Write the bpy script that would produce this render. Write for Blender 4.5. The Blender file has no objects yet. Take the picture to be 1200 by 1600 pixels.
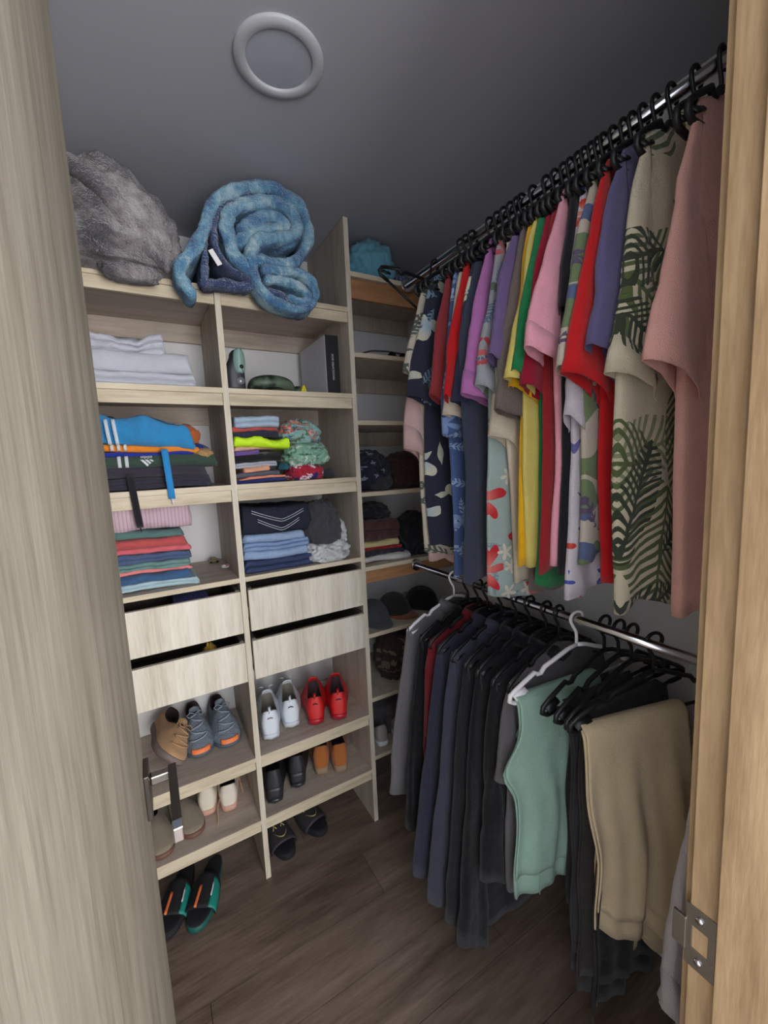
import bpy, bmesh, math, random
from mathutils import Vector, Matrix, noise
C = bpy.context.scene.collection
sc = bpy.context.scene
PI = math.pi
# ------------------------------------------------------------ camera, world, light, exposure
CP = (-0.76440459, -1.56128689, 1.65571751)
RR = ((0.86543317, -0.49899918, -0.04500275), (-0.09930798, -0.08280464, -0.99160542), (0.49108386, 0.86263736, -0.12121648))
cam = bpy.data.cameras.new('camera'); co = bpy.data.objects.new('camera', cam); C.objects.link(co)
cam.sensor_fit = 'HORIZONTAL'; cam.sensor_width = 36; cam.lens = 36*647.706/1200; cam.clip_start = .01
M4 = Matrix(((RR[0][0], -RR[1][0], -RR[2][0], CP[0]), (RR[0][1], -RR[1][1], -RR[2][1], CP[1]), (RR[0][2], -RR[1][2], -RR[2][2], CP[2]), (0, 0, 0, 1)))
co.matrix_world = M4; sc.camera = co
w = bpy.data.worlds.new('world'); sc.world = w; w.use_nodes = True
w.node_tree.nodes['Background'].inputs[0].default_value = (.84, .90, 1, 1)
w.node_tree.nodes['Background'].inputs[1].default_value = 2.2
def area(name, loc, target, sx, sy, power, col):
    l = bpy.data.lights.new(name, 'AREA'); l.shape = 'RECTANGLE'; l.size = sx; l.size_y = sy; l.energy = power; l.color = col
    o = bpy.data.objects.new(name, l); C.objects.link(o); o.location = loc
    o.rotation_euler = (Vector(target)-Vector(loc)).to_track_quat('-Z', 'Y').to_euler(); return o
area('window_daylight', (.15, -3.9, 1.45), (-.5, 0, 1.1), 1.8, 1.5, 66, (1, .975, .93))
sc.view_settings.view_transform = 'Standard'; sc.view_settings.look = 'None'; sc.view_settings.gamma = 1
sc.view_settings.use_curve_mapping = False; sc.view_settings.exposure = 0.74

def at(u, v, ax, val):                       # a point of the room seen at a pixel, on a plane x/y/z = val
    a, b = (u-600)/647.706, (v-800)/647.706
    d = [RR[0][i]*a+RR[1][i]*b+RR[2][i] for i in range(3)]
    i = 'xyz'.index(ax); t = (val-CP[i])/d[i]
    return Vector([CP[k]+t*d[k] for k in range(3)])
# ------------------------------------------------------------ builders
def lin(c):
    return tuple([((x/255+.055)/1.055)**2.4 if x > 10 else x/255/12.92 for x in c])+(1,)
class MB:
    def __init__(s): s.V = []; s.F = []; s.M = []
    def add(s, V, F, mi=0):
        n = len(s.V); s.V += [tuple(v) for v in V]; s.F += [tuple(i+n for i in f) for f in F]; s.M += [mi]*len(F); return s
    def grid(s, rows, closed=False, mi=0, caps=False):
        n = len(s.V); m = len(rows[0])
        for r in rows: s.V += [tuple(p) for p in r]
        for i in range(len(rows)-1):
            for j in range(m if closed else m-1):
                k = (j+1) % m
                s.F.append((n+i*m+j, n+i*m+k, n+(i+1)*m+k, n+(i+1)*m+j)); s.M.append(mi)
        if caps:
            s.F.append(tuple(n+j for j in range(m))[::-1]); s.M.append(mi)
            s.F.append(tuple(n+(len(rows)-1)*m+j for j in range(m))); s.M.append(mi)
        return s
    def tube(s, path, r, n=8, mi=0, flat=1.0):
        P = [Vector(p) for p in path]; rows = []; up = None
        for i, p in enumerate(P):
            t = (P[min(i+1, len(P)-1)]-P[max(i-1, 0)]).normalized()
            if up is None:
                up = t.orthogonal().normalized()
            up = (up-t*up.dot(t)); up = up.normalized() if up.length > 1e-6 else t.orthogonal().normalized()
            q = t.cross(up); rr = r[i] if isinstance(r, (list, tuple)) else r
            rows.append([p+up*rr*math.cos(a)+q*rr*flat*math.sin(a) for a in [2*PI*k/n for k in range(n)]])
        return s.grid(rows, True, mi, True)
    def box(s, x0, x1, y0, y1, z0, z1, mi=0):
        V = [(x, y, z) for x in (x0, x1) for y in (y0, y1) for z in (z0, z1)]
        return s.add(V, [(0, 1, 3, 2), (4, 6, 7, 5), (0, 4, 5, 1), (2, 3, 7, 6), (0, 2, 6, 4), (1, 5, 7, 3)], mi)
    def build(s, name, mats, parent=None, smooth=True, solid=0, bevel=0, loc=None, rot=None, sub=0, off=0):
        me = bpy.data.meshes.new(name); me.from_pydata(s.V, [], s.F); me.update()
        o = bpy.data.objects.new(name, me); C.objects.link(o)
        mats = mats if isinstance(mats, (list, tuple)) else [mats]
        for m in mats: me.materials.append(m)
        me.polygons.foreach_set('material_index', s.M)
        bm = bmesh.new(); bm.from_mesh(me); bmesh.ops.recalc_face_normals(bm, faces=bm.faces); bm.to_mesh(me); bm.free()
        me.polygons.foreach_set('use_smooth', [smooth]*len(me.polygons))
        if bevel:
            b = o.modifiers.new('b', 'BEVEL'); b.width = bevel; b.segments = 2; b.limit_method = 'ANGLE'
        if solid:
            b = o.modifiers.new('s', 'SOLIDIFY'); b.thickness = solid; b.offset = off
        if sub:
            b = o.modifiers.new('d', 'SUBSURF'); b.levels = sub; b.render_levels = sub
        if parent: o.parent = parent
        if loc: o.location = loc
        if rot: o.rotation_euler = rot
        return o
def tag(o, label, cat, group=None, kind=None):
    if label: o['label'] = label
    if cat: o['category'] = cat
    if group: o['group'] = group
    if kind: o['kind'] = kind
    return o
def thing(name, label, cat, loc=(0, 0, 0), group=None, rot=None):
    o = bpy.data.objects.new(name, None); C.objects.link(o); o.location = loc; o.empty_display_size = .05
    if rot: o.rotation_euler = rot
    return tag(o, label, cat, group)
def bx(name, x0, x1, y0, y1, z0, z1, mat, parent=None, bevel=.0012):
    return MB().box(x0, x1, y0, y1, z0, z1).build(name, mat, parent, False, bevel=bevel)
def struct(o): o['kind'] = 'structure'; return o
def fbm(p, o=4): return noise.fractal(Vector(p), 1.0, 2.0, o)
def sst(a, b, x):
    t = max(0, min(1, (x-a)/(b-a))); return t*t*(3-2*t)
# ------------------------------------------------------------ materials
class N:
    def __init__(s, name):
        s.m = bpy.data.materials.new(name); s.m.use_nodes = True; s.t = s.m.node_tree; s.b = s.t.nodes['Principled BSDF']
    def n(s, typ, **k):
        o = s.t.nodes.new('ShaderNode'+typ)
        for a, v in k.items():
            if a.startswith('i_'):
                key = a[2:]; key = int(key) if key.isdigit() else key.replace('_', ' ')
                s.put(o.inputs[key], v)
            else: setattr(o, a, v)
        return o
    def put(s, sock, v):
        if isinstance(v, bpy.types.NodeSocket): s.t.links.new(v, sock)
        else: sock.default_value = v
    def math(s, op, a, b=None, c=None):
        o = s.t.nodes.new('ShaderNodeMath'); o.operation = op; s.put(o.inputs[0], a)
        if b is not None: s.put(o.inputs[1], b)
        if c is not None: s.put(o.inputs[2], c)
        return o.outputs[0]
    def coord(s, scale=(1, 1, 1), rot=(0, 0, 0), loc=(0, 0, 0)):
        tc = s.n('TexCoord'); return s.n('Mapping', i_0=tc.outputs['Object'], i_1=loc, i_2=rot, i_3=scale).outputs[0]
    def mix(s, f, a, b):
        o = s.t.nodes.new('ShaderNodeMix'); o.data_type = 'RGBA'; s.put(o.inputs[0], f); s.put(o.inputs[6], a); s.put(o.inputs[7], b); return o.outputs[2]
    def noise(s, vec, scale, detail=3, rough=.5):
        return s.n('TexNoise', i_Vector=vec, i_Scale=scale, i_Detail=detail, i_Roughness=rough).outputs[0]
    def ramp(s, f, *stops):
        o = s.n('ValToRGB', i_0=f); e = o.color_ramp.elements
        while len(e) < len(stops): e.new(.5)
        for k, (p, c) in zip(e, stops): k.position = p; k.color = c if len(c) == 4 else lin(c)
        return o.outputs[0]
    def bump(s, h, strength=.3, dist=.01):
        o = s.n('Bump', i_Strength=min(1, strength*1.5), i_Distance=dist*1.3, i_Height=h); s.t.links.new(o.outputs[0], s.b.inputs['Normal']); return s
    def done(s, col, rough=.6, metal=0, spec=None, sheen=0, alpha=None):
        s.put(s.b.inputs['Base Color'], col); s.put(s.b.inputs['Roughness'], rough); s.b.inputs['Metallic'].default_value = metal
        if spec is not None: s.b.inputs['Specular IOR Level'].default_value = spec
        if sheen: s.b.inputs['Sheen Weight'].default_value = sheen
        return s.m
def plain(name, c, rough=.5, metal=0, spec=None):
    k = N(name); v = k.coord(); n = k.noise(v, 30)
    a = lin(c); b = tuple(min(1, x*1.12) for x in a[:3])+(1,)
    return k.done(k.mix(n, a, b), rough, metal, spec)
def wood(name, c1, c2, c3, axis='z', rough=.55, fine=1.0):
    k = N(name); s = {'z': (9, 9, .9), 'x': (.9, 9, 9), 'y': (9, .9, 9)}[axis]
    v = k.coord(tuple(q*fine for q in s)); n1 = k.noise(v, 2.2, 5, .6)
    v2 = k.coord(tuple(q*fine*5 for q in s)); n2 = k.noise(v2, 3, 3, .6)
    f = k.math('ADD', k.math('MULTIPLY', n1, .7), k.math('MULTIPLY', n2, .3))
    col = k.ramp(f, (.36, c1), (.5, c2), (.64, c3))
    k.bump(n2, .12, .002); return k.done(col, rough, spec=.35)
def fab(name, c, rough=.92, var=.12, bump=.35, weave=500, sheen=.15):
    k = N(name); v = k.coord(); n = k.noise(v, 9, 4, .6); a = lin(c)
    lo = tuple(x*(1-var) for x in a[:3])+(1,); hi = tuple(min(1, x*(1+var)) for x in a[:3])+(1,)
    k.bump(k.math('ADD', k.noise(v, weave, 2), k.math('MULTIPLY', k.noise(v, 26, 3), 2.2)), bump, .004)
    return k.done(k.mix(n, lo, hi), rough, spec=.2, sheen=sheen)
def cellfr(k, scale, off):
    tc = k.n('TexCoord'); sp = k.n('SeparateXYZ', i_0=tc.outputs['Object'])
    v = k.n('CombineXYZ', i_0=k.math('MULTIPLY_ADD', k.math('ADD', sp.outputs[0], k.math('MULTIPLY', sp.outputs[1], .6)), scale, off), i_1=k.math('MULTIPLY_ADD', sp.outputs[2], scale, off*1.7)).outputs[0]
    w = k.n('VectorMath', operation='ADD', i_0=v, i_1=k.n('VectorMath', operation='SCALE', i_0=k.n('TexNoise', i_Vector=v, i_Scale=1.4).outputs[1], i_Scale=.25).outputs[0]).outputs[0]
    vo = k.n('TexVoronoi', i_Vector=w, i_Scale=1.0); vo.voronoi_dimensions = '2D'
    d = k.n('VectorMath', operation='SUBTRACT', i_0=w, i_1=vo.outputs['Position']).outputs[0]
    s2 = k.n('SeparateXYZ', i_0=d); rnd = k.n('SeparateColor', i_0=vo.outputs['Color'])
    return s2.outputs[0], s2.outputs[1], rnd.outputs
def flower(k, base, scale, off, petals, R, col, keep=.6, inner=None):
    x, y, rnd = cellfr(k, scale, off)
    r = k.math('SQRT', k.math('ADD', k.math('MULTIPLY', x, x), k.math('MULTIPLY', y, y)))
    th = k.math('ADD', k.math('ARCTAN2', y, x), k.math('MULTIPLY', rnd[1], 6.28))
    rad = k.math('MULTIPLY', k.math('MULTIPLY_ADD', k.math('COSINE', k.math('MULTIPLY', th, petals)), .38, .62), R)
    m = k.math('MULTIPLY', k.math('LESS_THAN', r, rad), k.math('LESS_THAN', rnd[0], keep))
    c = lin(col)
    if inner: c = k.mix(k.math('MULTIPLY', k.math('DIVIDE', r, R), 1.3), lin(inner), c)
    return k.mix(m, base, c)
def leaf(k, base, scale, off, L, W, freq, col, keep=1.0, duty=.42, hollow=0):
    x, y, rnd = cellfr(k, scale, off); a = k.math('MULTIPLY', rnd[1], 6.28); ca = k.math('COSINE', a); sa = k.math('SINE', a)
    p = k.math('ADD', k.math('MULTIPLY', x, ca), k.math('MULTIPLY', y, sa))
    q = k.math('SUBTRACT', k.math('MULTIPLY', y, ca), k.math('MULTIPLY', x, sa)); aq = k.math('ABSOLUTE', q)
    e = k.math('DIVIDE', p, L); env = k.math('MULTIPLY', k.math('SUBTRACT', 1, k.math('MULTIPLY', e, e)), W)
    m = k.math('LESS_THAN', aq, env)
    st = k.math('GREATER_THAN', k.math('FRACT', k.math('MULTIPLY', k.math('ADD', p, k.math('MULTIPLY', aq, -.75)), freq)), duty) if freq else 1.0
    m = k.math('MULTIPLY', m, st); m = k.math('MAXIMUM', m, k.math('MULTIPLY', k.math('LESS_THAN', aq, .02), k.math('LESS_THAN', k.math('ABSOLUTE', e), 1)))
    m = k.math('MULTIPLY', m, k.math('LESS_THAN', rnd[0], keep))
    return k.mix(m, base, lin(col))
def patt(name, base, layers, rough=.9):
    k = N(name); col = lin(base)
    for L in layers:
        col = flower(k, col, *L[1:]) if L[0] == 'f' else leaf(k, col, *L[1:])
    v = k.coord(); k.bump(k.math('ADD', k.noise(v, 500, 2), k.math('MULTIPLY', k.noise(v, 26, 3), 2.2)), .35, .004)
    return k.done(col, rough, spec=.2, sheen=.1)
def stripes(name, c1, c2, per, axis=0, duty=.5):
    k = N(name); tc = k.n('TexCoord'); s = k.n('SeparateXYZ', i_0=tc.outputs['Object'])
    f = k.math('GREATER_THAN', k.math('FRACT', k.math('MULTIPLY', s.outputs[axis], 1/per)), duty)
    v = k.coord(); k.bump(k.noise(v, 60, 3), .3, .004)
    return k.done(k.mix(f, lin(c1), lin(c2)), .9, spec=.2)

W_face = wood('pale oak panel', (186, 174, 154), (208, 197, 178), (220, 211, 194), 'z')
W_edge = wood('pale oak edge', (178, 163, 138), (204, 189, 163), (216, 203, 180), 'x')
W_in = wood('shaded oak board', (166, 150, 138), (184, 169, 156), (196, 182, 169), 'x')  # same oak, darkened to taupe so the compartments' shade is in the colour
W_pan = wood('shaded oak side', (170, 156, 140), (188, 175, 159), (200, 188, 172), 'z')  # side panels of the same oak, interior shade painted into the tone
W_front = wood('drawer front oak', (192, 181, 163), (214, 205, 188), (228, 220, 205), 'z')
W_orange = wood('orange oak', (150, 108, 72), (168, 122, 84), (180, 136, 96), 'x')
W_door = wood('greyed oak door', (124, 114, 98), (144, 135, 119), (160, 151, 134), 'z', fine=1.2)
W_jamb = wood('honey oak jamb', (140, 112, 80), (158, 129, 95), (174, 145, 108), 'z', fine=1.6)
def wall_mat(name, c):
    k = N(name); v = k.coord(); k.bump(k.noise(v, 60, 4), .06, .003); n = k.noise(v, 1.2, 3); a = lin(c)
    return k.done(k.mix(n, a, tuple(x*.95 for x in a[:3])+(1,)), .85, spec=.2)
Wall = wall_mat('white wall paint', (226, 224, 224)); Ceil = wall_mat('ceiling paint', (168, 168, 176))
def floor_mat():
    k = N('brown grey laminate'); v = k.coord((1.1, 8, 8)); n1 = k.noise(v, 1.6, 5, .65); v2 = k.coord((5, 60, 60)); n2 = k.noise(v2, 2, 3)
    f = k.math('ADD', k.math('MULTIPLY', n1, .78), k.math('MULTIPLY', n2, .22))
    oi = k.n('ObjectInfo').outputs['Random']
    col = k.ramp(k.math('ADD', f, k.math('MULTIPLY_ADD', oi, .08, -.04)), (.34, (84, 68, 58)), (.5, (114, 97, 86)), (.68, (140, 122, 110)))
    k.bump(n2, .08, .001); return k.done(col, .42, spec=.4)
Floor = floor_mat()
Chrome = plain('chrome', (205, 205, 210), .18, 1); Steel = plain('brushed nickel', (150, 146, 140), .35, 1); Dark_steel = plain('dark nickel', (88, 82, 78), .35, .8)
Blk = plain('black plastic', (20, 20, 22), .45); Wht = plain('white plastic', (234, 228, 230), .4)
Void = plain('dark lining', (34, 30, 32), .9)

# ------------------------------------------------------------ the room
XR, H, XL, YF, YB = .548, 2.607, -1.03, -1.335, .41
struct(bx('wall_back', XL-.1, XR+.1, YB, YB+.1, 0, H, Wall, bevel=0)); struct(bx('wall_right', XR, XR+.1, YF-.12, YB, 0, H, Wall, bevel=0))
struct(bx('wall_left', XL-.1, XL, YF-.12, YB, 0, H, Wall, bevel=0))
struct(bx('wall_front', XL, -.875, YF-.12, YF, 0, H, Wall, bevel=0))
struct(bx('wall_front_right', -.165, XR, YF-.12, YF, 0, H, Wall, bevel=0))
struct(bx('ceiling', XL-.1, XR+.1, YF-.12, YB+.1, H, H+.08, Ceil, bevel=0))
fl = struct(bpy.data.objects.new('floor', None)); C.objects.link(fl)
random.seed(3); pm = {}
yy = -.30-.19*16; r = 0
while yy < .41:
    xs = {13: -.60, 14: .15, 12: .1, 15: -.75}.get(r, random.uniform(-1.2, .5)); xs -= 2.4
    while xs < 2.2:
        x0, x1 = max(xs, -2.4), min(xs+1.2, 2.0); y1 = min(yy+.19, .41)
        if y1 > -1.45: x0 = max(x0, XL); x1 = min(x1, XR)
        if x1-x0 > .02:
            o = bx('plank', x0+.0008, x1-.0008, yy+.0008, y1-.0008, -.012, 0, Floor, fl, bevel=.0006)
        xs += 1.2
    yy += .19; r += 1
struct(bx('floor_base', -2.4, 2.0, -3.4, .5, -.06, -.0125, plain('subfloor', (40, 34, 30)), bevel=0))
bx('baseboard_back', -.0, XR, YB-.012, YB, 0, .07, Wall)['kind'] = 'structure'
# ceiling downlight
dl = thing('ceiling_downlight', 'round white recessed ceiling light, switched off, above the shelving', 'ceiling light', (-.392, -.506, H))
mb = MB(); prof = [(.104, 0), (.104, -.004), (.102, -.007), (.080, -.0085), (.077, -.006), (.0755, .0)]
mb.grid([[(r_*math.cos(a), r_*math.sin(a), z_) for a in [2*PI*k/64 for k in range(64)]] for r_, z_ in prof], True); mb.build('rim', plain('white lamp rim', (176, 177, 184), .45), dl)
mb = MB(); mb.grid([[(r_*math.cos(a), r_*math.sin(a), z_) for a in [2*PI*k/64 for k in range(64)]] for r_, z_ in ((.0755, -.002), (.06, -.0035), (.001, -.004))], True); mb.build('diffuser', plain('frosted diffuser', (160, 163, 174), .6), dl)

# ------------------------------------------------------------ door leaf and jamb
dr = bpy.data.objects.new('door_1', None); C.objects.link(dr); dr.location = (-.84, -1.33, 0); struct(dr)
bx('door_leaf', -.02, .02, -.20, .63, .008, 2.52, W_door, dr, .002)
bx('latch_plate', -.012, .012, .628, .6315, 1.02, 1.18, Steel, dr)
mb = MB(); mb.box(.02, .029, .565, .625, 1.04, 1.125); mb.build('rose', Dark_steel, dr, False, bevel=.002)
hd = bpy.data.objects.new('door_handle', None); C.objects.link(hd); hd.parent = dr; hd.location = (.029, .595, 1.098)
MB().box(0, .044, -.009, .009, -.009, .009).build('neck', Steel, hd, False, bevel=.003)
MB().box(.03, .044, -.155, .009, -.012, .012).build('lever', Dark_steel, hd, False, bevel=.002)
MB().box(.0295, .0445, -.158, -.138, -.0125, .0125).build('lever_tip', Chrome, hd, False, bevel=.002)
j = bpy.data.objects.new('trim_1', None); C.objects.link(j); struct(j)
bx('jamb_board', -.20, -.165, -1.368, YF-.0, 0, 2.55, W_jamb, j); bx('door_stop', -.212, -.165, -1.50, -1.3685, 0, 2.55, W_jamb, j)
bx('casing', -.186, -.11, YF, YF+.012, 0, 2.55, W_jamb, j)
sp = bpy.data.objects.new('strike_plate', None); C.objects.link(sp); sp.parent = j; sp.location = (-.2005, -1.347, 1.018)
mb = MB(); mb.box(-.0015, .001, -.018, .016, .017, .045); mb.box(-.0015, .001, -.018, .016, -.045, -.017); mb.box(-.0015, .001, -.018, -.010, -.017, .017); mb.box(-.0015, .001, .008, .016, -.017, .017)
mb.build('plate', Steel, sp, False, bevel=.0005); MB().box(-.004, .001, .014, .030, -.024, .022).build('lip', Steel, sp, False, bevel=.001)
MB().box(.0006, .0012, -.0105, .0085, -.0175, .0175).build('latch_hole', Void, sp, False)
mb = MB()
for zz in (.031, -.031): mb.tube([(-.0035, 0, zz), (-.001, 0, zz)], .0045, 10)
mb.build('screw', Chrome, sp)
j2 = bpy.data.objects.new('trim_2', None); C.objects.link(j2); struct(j2)
bx('jamb_board', -.885, -.8665, -1.455, YF, 0, 2.55, W_jamb, j2)
bx('lintel', XL, XR, YF-.12, YF, 2.55, H, Wall, bevel=0)['kind'] = 'structure'

# ------------------------------------------------------------ shelving unit (columns one and two)
T = .02
un = thing('shelving_unit', 'tall pale oak open shelving unit with two columns, four drawers between the shelves', 'shelving', (-.5, 0, 0))
def U(name, x0, x1, y0, y1, z0, z1, m, p=None, bevel=.0012): return bx(name, x0+.5, x1+.5, y0, y1, z0, z1, m, p or un, bevel)
# side panels with a light front edge band
for x0, zt in ((-1.0, 2.27), (-.5, 2.27), (0, H-.002)):
    p = U('side_panel', x0, x0+T, .002, YB-.002, 0, zt, W_pan); U('edge_band', x0, x0+T, 0, .002, 0, zt, W_face, None, 0)
ZS = {1: (2.27, 2.213), 2: (1.935, 1.876), 3: (1.596, 1.536), 4: (1.253, None), 5: (.532, .481), 6: (.263, .213)}
for (a, b) in ((-.98, -.50), (-.48, 0)):
    for kk, (zt, zb) in ZS.items():
        U('shelf', a, b, .002, YB-.004, zt-.018, zt, W_in); U('edge_band', a, b, 0, .002, zt-.018, zt, W_edge, None, 0)
        if zb: U('fascia', a+.001, b-.001, .004, .018, zb, zt-.0185, W_edge)
    for zt in (2.2515, 1.9165, 1.5775): U('back_rail', a, b, YB-.022, YB-.006, zt-.072, zt, W_in)
Dk = plain('drawer box painted shade', (92, 84, 76), .6)  # box colour darkened to paint in the shade of the unlit drawer gaps
for ci, (a, b) in enumerate(((-.98, -.50), (-.48, 0))):
    for ri, (zt, zb) in enumerate(((1.206, 1.048), (1.010, .858))):
        d = bpy.data.objects.new('drawer', None); C.objects.link(d); d.parent = un; d.location = ((a+b)/2+.5, 0, zb)
        h = zt-zb; w2 = .234
        bx('drawer_front', -w2-.002, w2+.002, -.018, -.001, 0, h, W_front, d, .0015)
        mb = MB(); mb.box(-w2, -w2+.013, 0, .36, .02, h+.004); mb.box(w2-.013, w2, 0, .36, .02, h+.004); mb.box(-w2+.013, w2-.013, .347, .36, .02, h); mb.box(-w2+.013, w2-.013, 0, .347, .02, .03)
        mb.build('drawer_box', Dk, d, False)
        for sx in (-1, 1): bx('runner', sx*(w2+.003)-.002, sx*(w2+.003)+.002, .01, .34, .05, .085, Steel, d)
# the drawer cross rail above the shoes
# ------------------------------------------------------------ corner shelves
cs = thing('corner_shelving', 'open wooden corner shelves between the tall panel and the right wall', 'shelving', (.02, 0, 0))
for zt, fas, m in ((2.41, .075, W_orange), (2.10, 0, 0), (1.828, 0, 0), (1.528, 0, 0), (1.205, .06, W_orange), (.902, 0, 0), (.601, 0, 0), (.319, 0, 0)):
    bx('shelf', .0005, XR-.021, .004, YB-.004, zt-.018, zt, W_pan, cs); bx('edge_band', .0005, XR-.021, .001, .004, zt-.018, zt, W_edge, cs, 0)
    if fas: bx('fascia', .001, XR-.021, .022, .038, zt-.018-fas, zt-.0185, m, cs)
    if zt in (2.41, 2.10, 1.828): bx('back_rail', .001, XR-.021, YB-.022, YB-.006, zt-.09, zt-.0185, W_pan, cs)

# ------------------------------------------------------------ rails
def rail(name, z, label):
    t = thing(name, label, 'rail', (.27, 0, z)); MB().tube([(0, -1.33, 0), (0, -.02, 0)], .0125, 20).build('tube', Chrome, t)
    for y in (-1.327, -.022): MB().tube([(0, y-.006, 0), (0, y+.006, 0)], .026, 20).build('end_socket', Chrome, t, bevel=.001)
    return t
rail('clothes_rail', 2.385, 'upper chrome clothes rail close under the ceiling along the right wall')
t = rail('clothes_rail', 1.18, 'lower chrome clothes rail below the hanging shirts along the right wall')
MB().box(-.01, .01, -.025, -.006, 0, .02).build('bracket', Chrome, t, False)
bx('rail_shelf_bracket', 0, 0, 0, 0, 0, 0, Blk) if False else None

# ------------------------------------------------------------ hangers
def hanger_parts(parent, mat, hw=.2):
    P = []
    for k in range(19):
        a = math.radians(-35+k*13.5); P.append((.02*math.cos(a)*1.0, 0, .004+.02*math.sin(a)))
    P = P+[(-.012, 0, -.018), (-.002, 0, -.035), (0, 0, -.05), (0, 0, -.078)]
    MB().tube(P, .0042, 8).build('hook', mat, parent)
    mb = MB(); S = []
    for sx in (-1, 1):
        arm = [(0, 0, -.075), (sx*.03, 0, -.082), (sx*.07, 0, -.100), (sx*.10, 0, -.112), (sx*.112, 0, -.128), (sx*.122, 0, -.128), (sx*.13, 0, -.120), (sx*(hw-.02), 0, -.150), (sx*hw, 0, -.165), (sx*(hw+.002), 0, -.180), (sx*(hw-.012), 0, -.190), (sx*(hw-.05), 0, -.188)]
        mb.tube(arm, .0062, 8)
        pad = [(sx*(hw-.045), 0, -.160), (sx*(hw-.01), 0, -.174)]; mb.tube(pad, [.009, .013], 8, flat=.35)
    mb.build('shoulders', mat, parent); MB().tube([(-hw+.05, 0, -.188), (hw-.05, 0, -.188)], .0044, 8).build('bar', mat, parent)
_hp = {}
def hanger(loc, label, mat, key, rz=0, ry=0, hs=1, group='black clothes hangers'):
    if key not in _hp:
        t = thing('clothes_hanger', label, 'hanger', loc, group, (0, ry, rz)); t.scale = (hs, 1, 1); hanger_parts(t, mat, .2); _hp[key] = t; return t
    s = _hp[key]; t = s.copy(); C.objects.link(t); t.location = loc; t.rotation_euler = (0, ry, rz); t.scale = (hs, 1, 1); t['label'] = label; t['group'] = group
    for ch in list(s.children):
        c = ch.copy(); C.objects.link(c); c.parent = t
    return t
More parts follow.
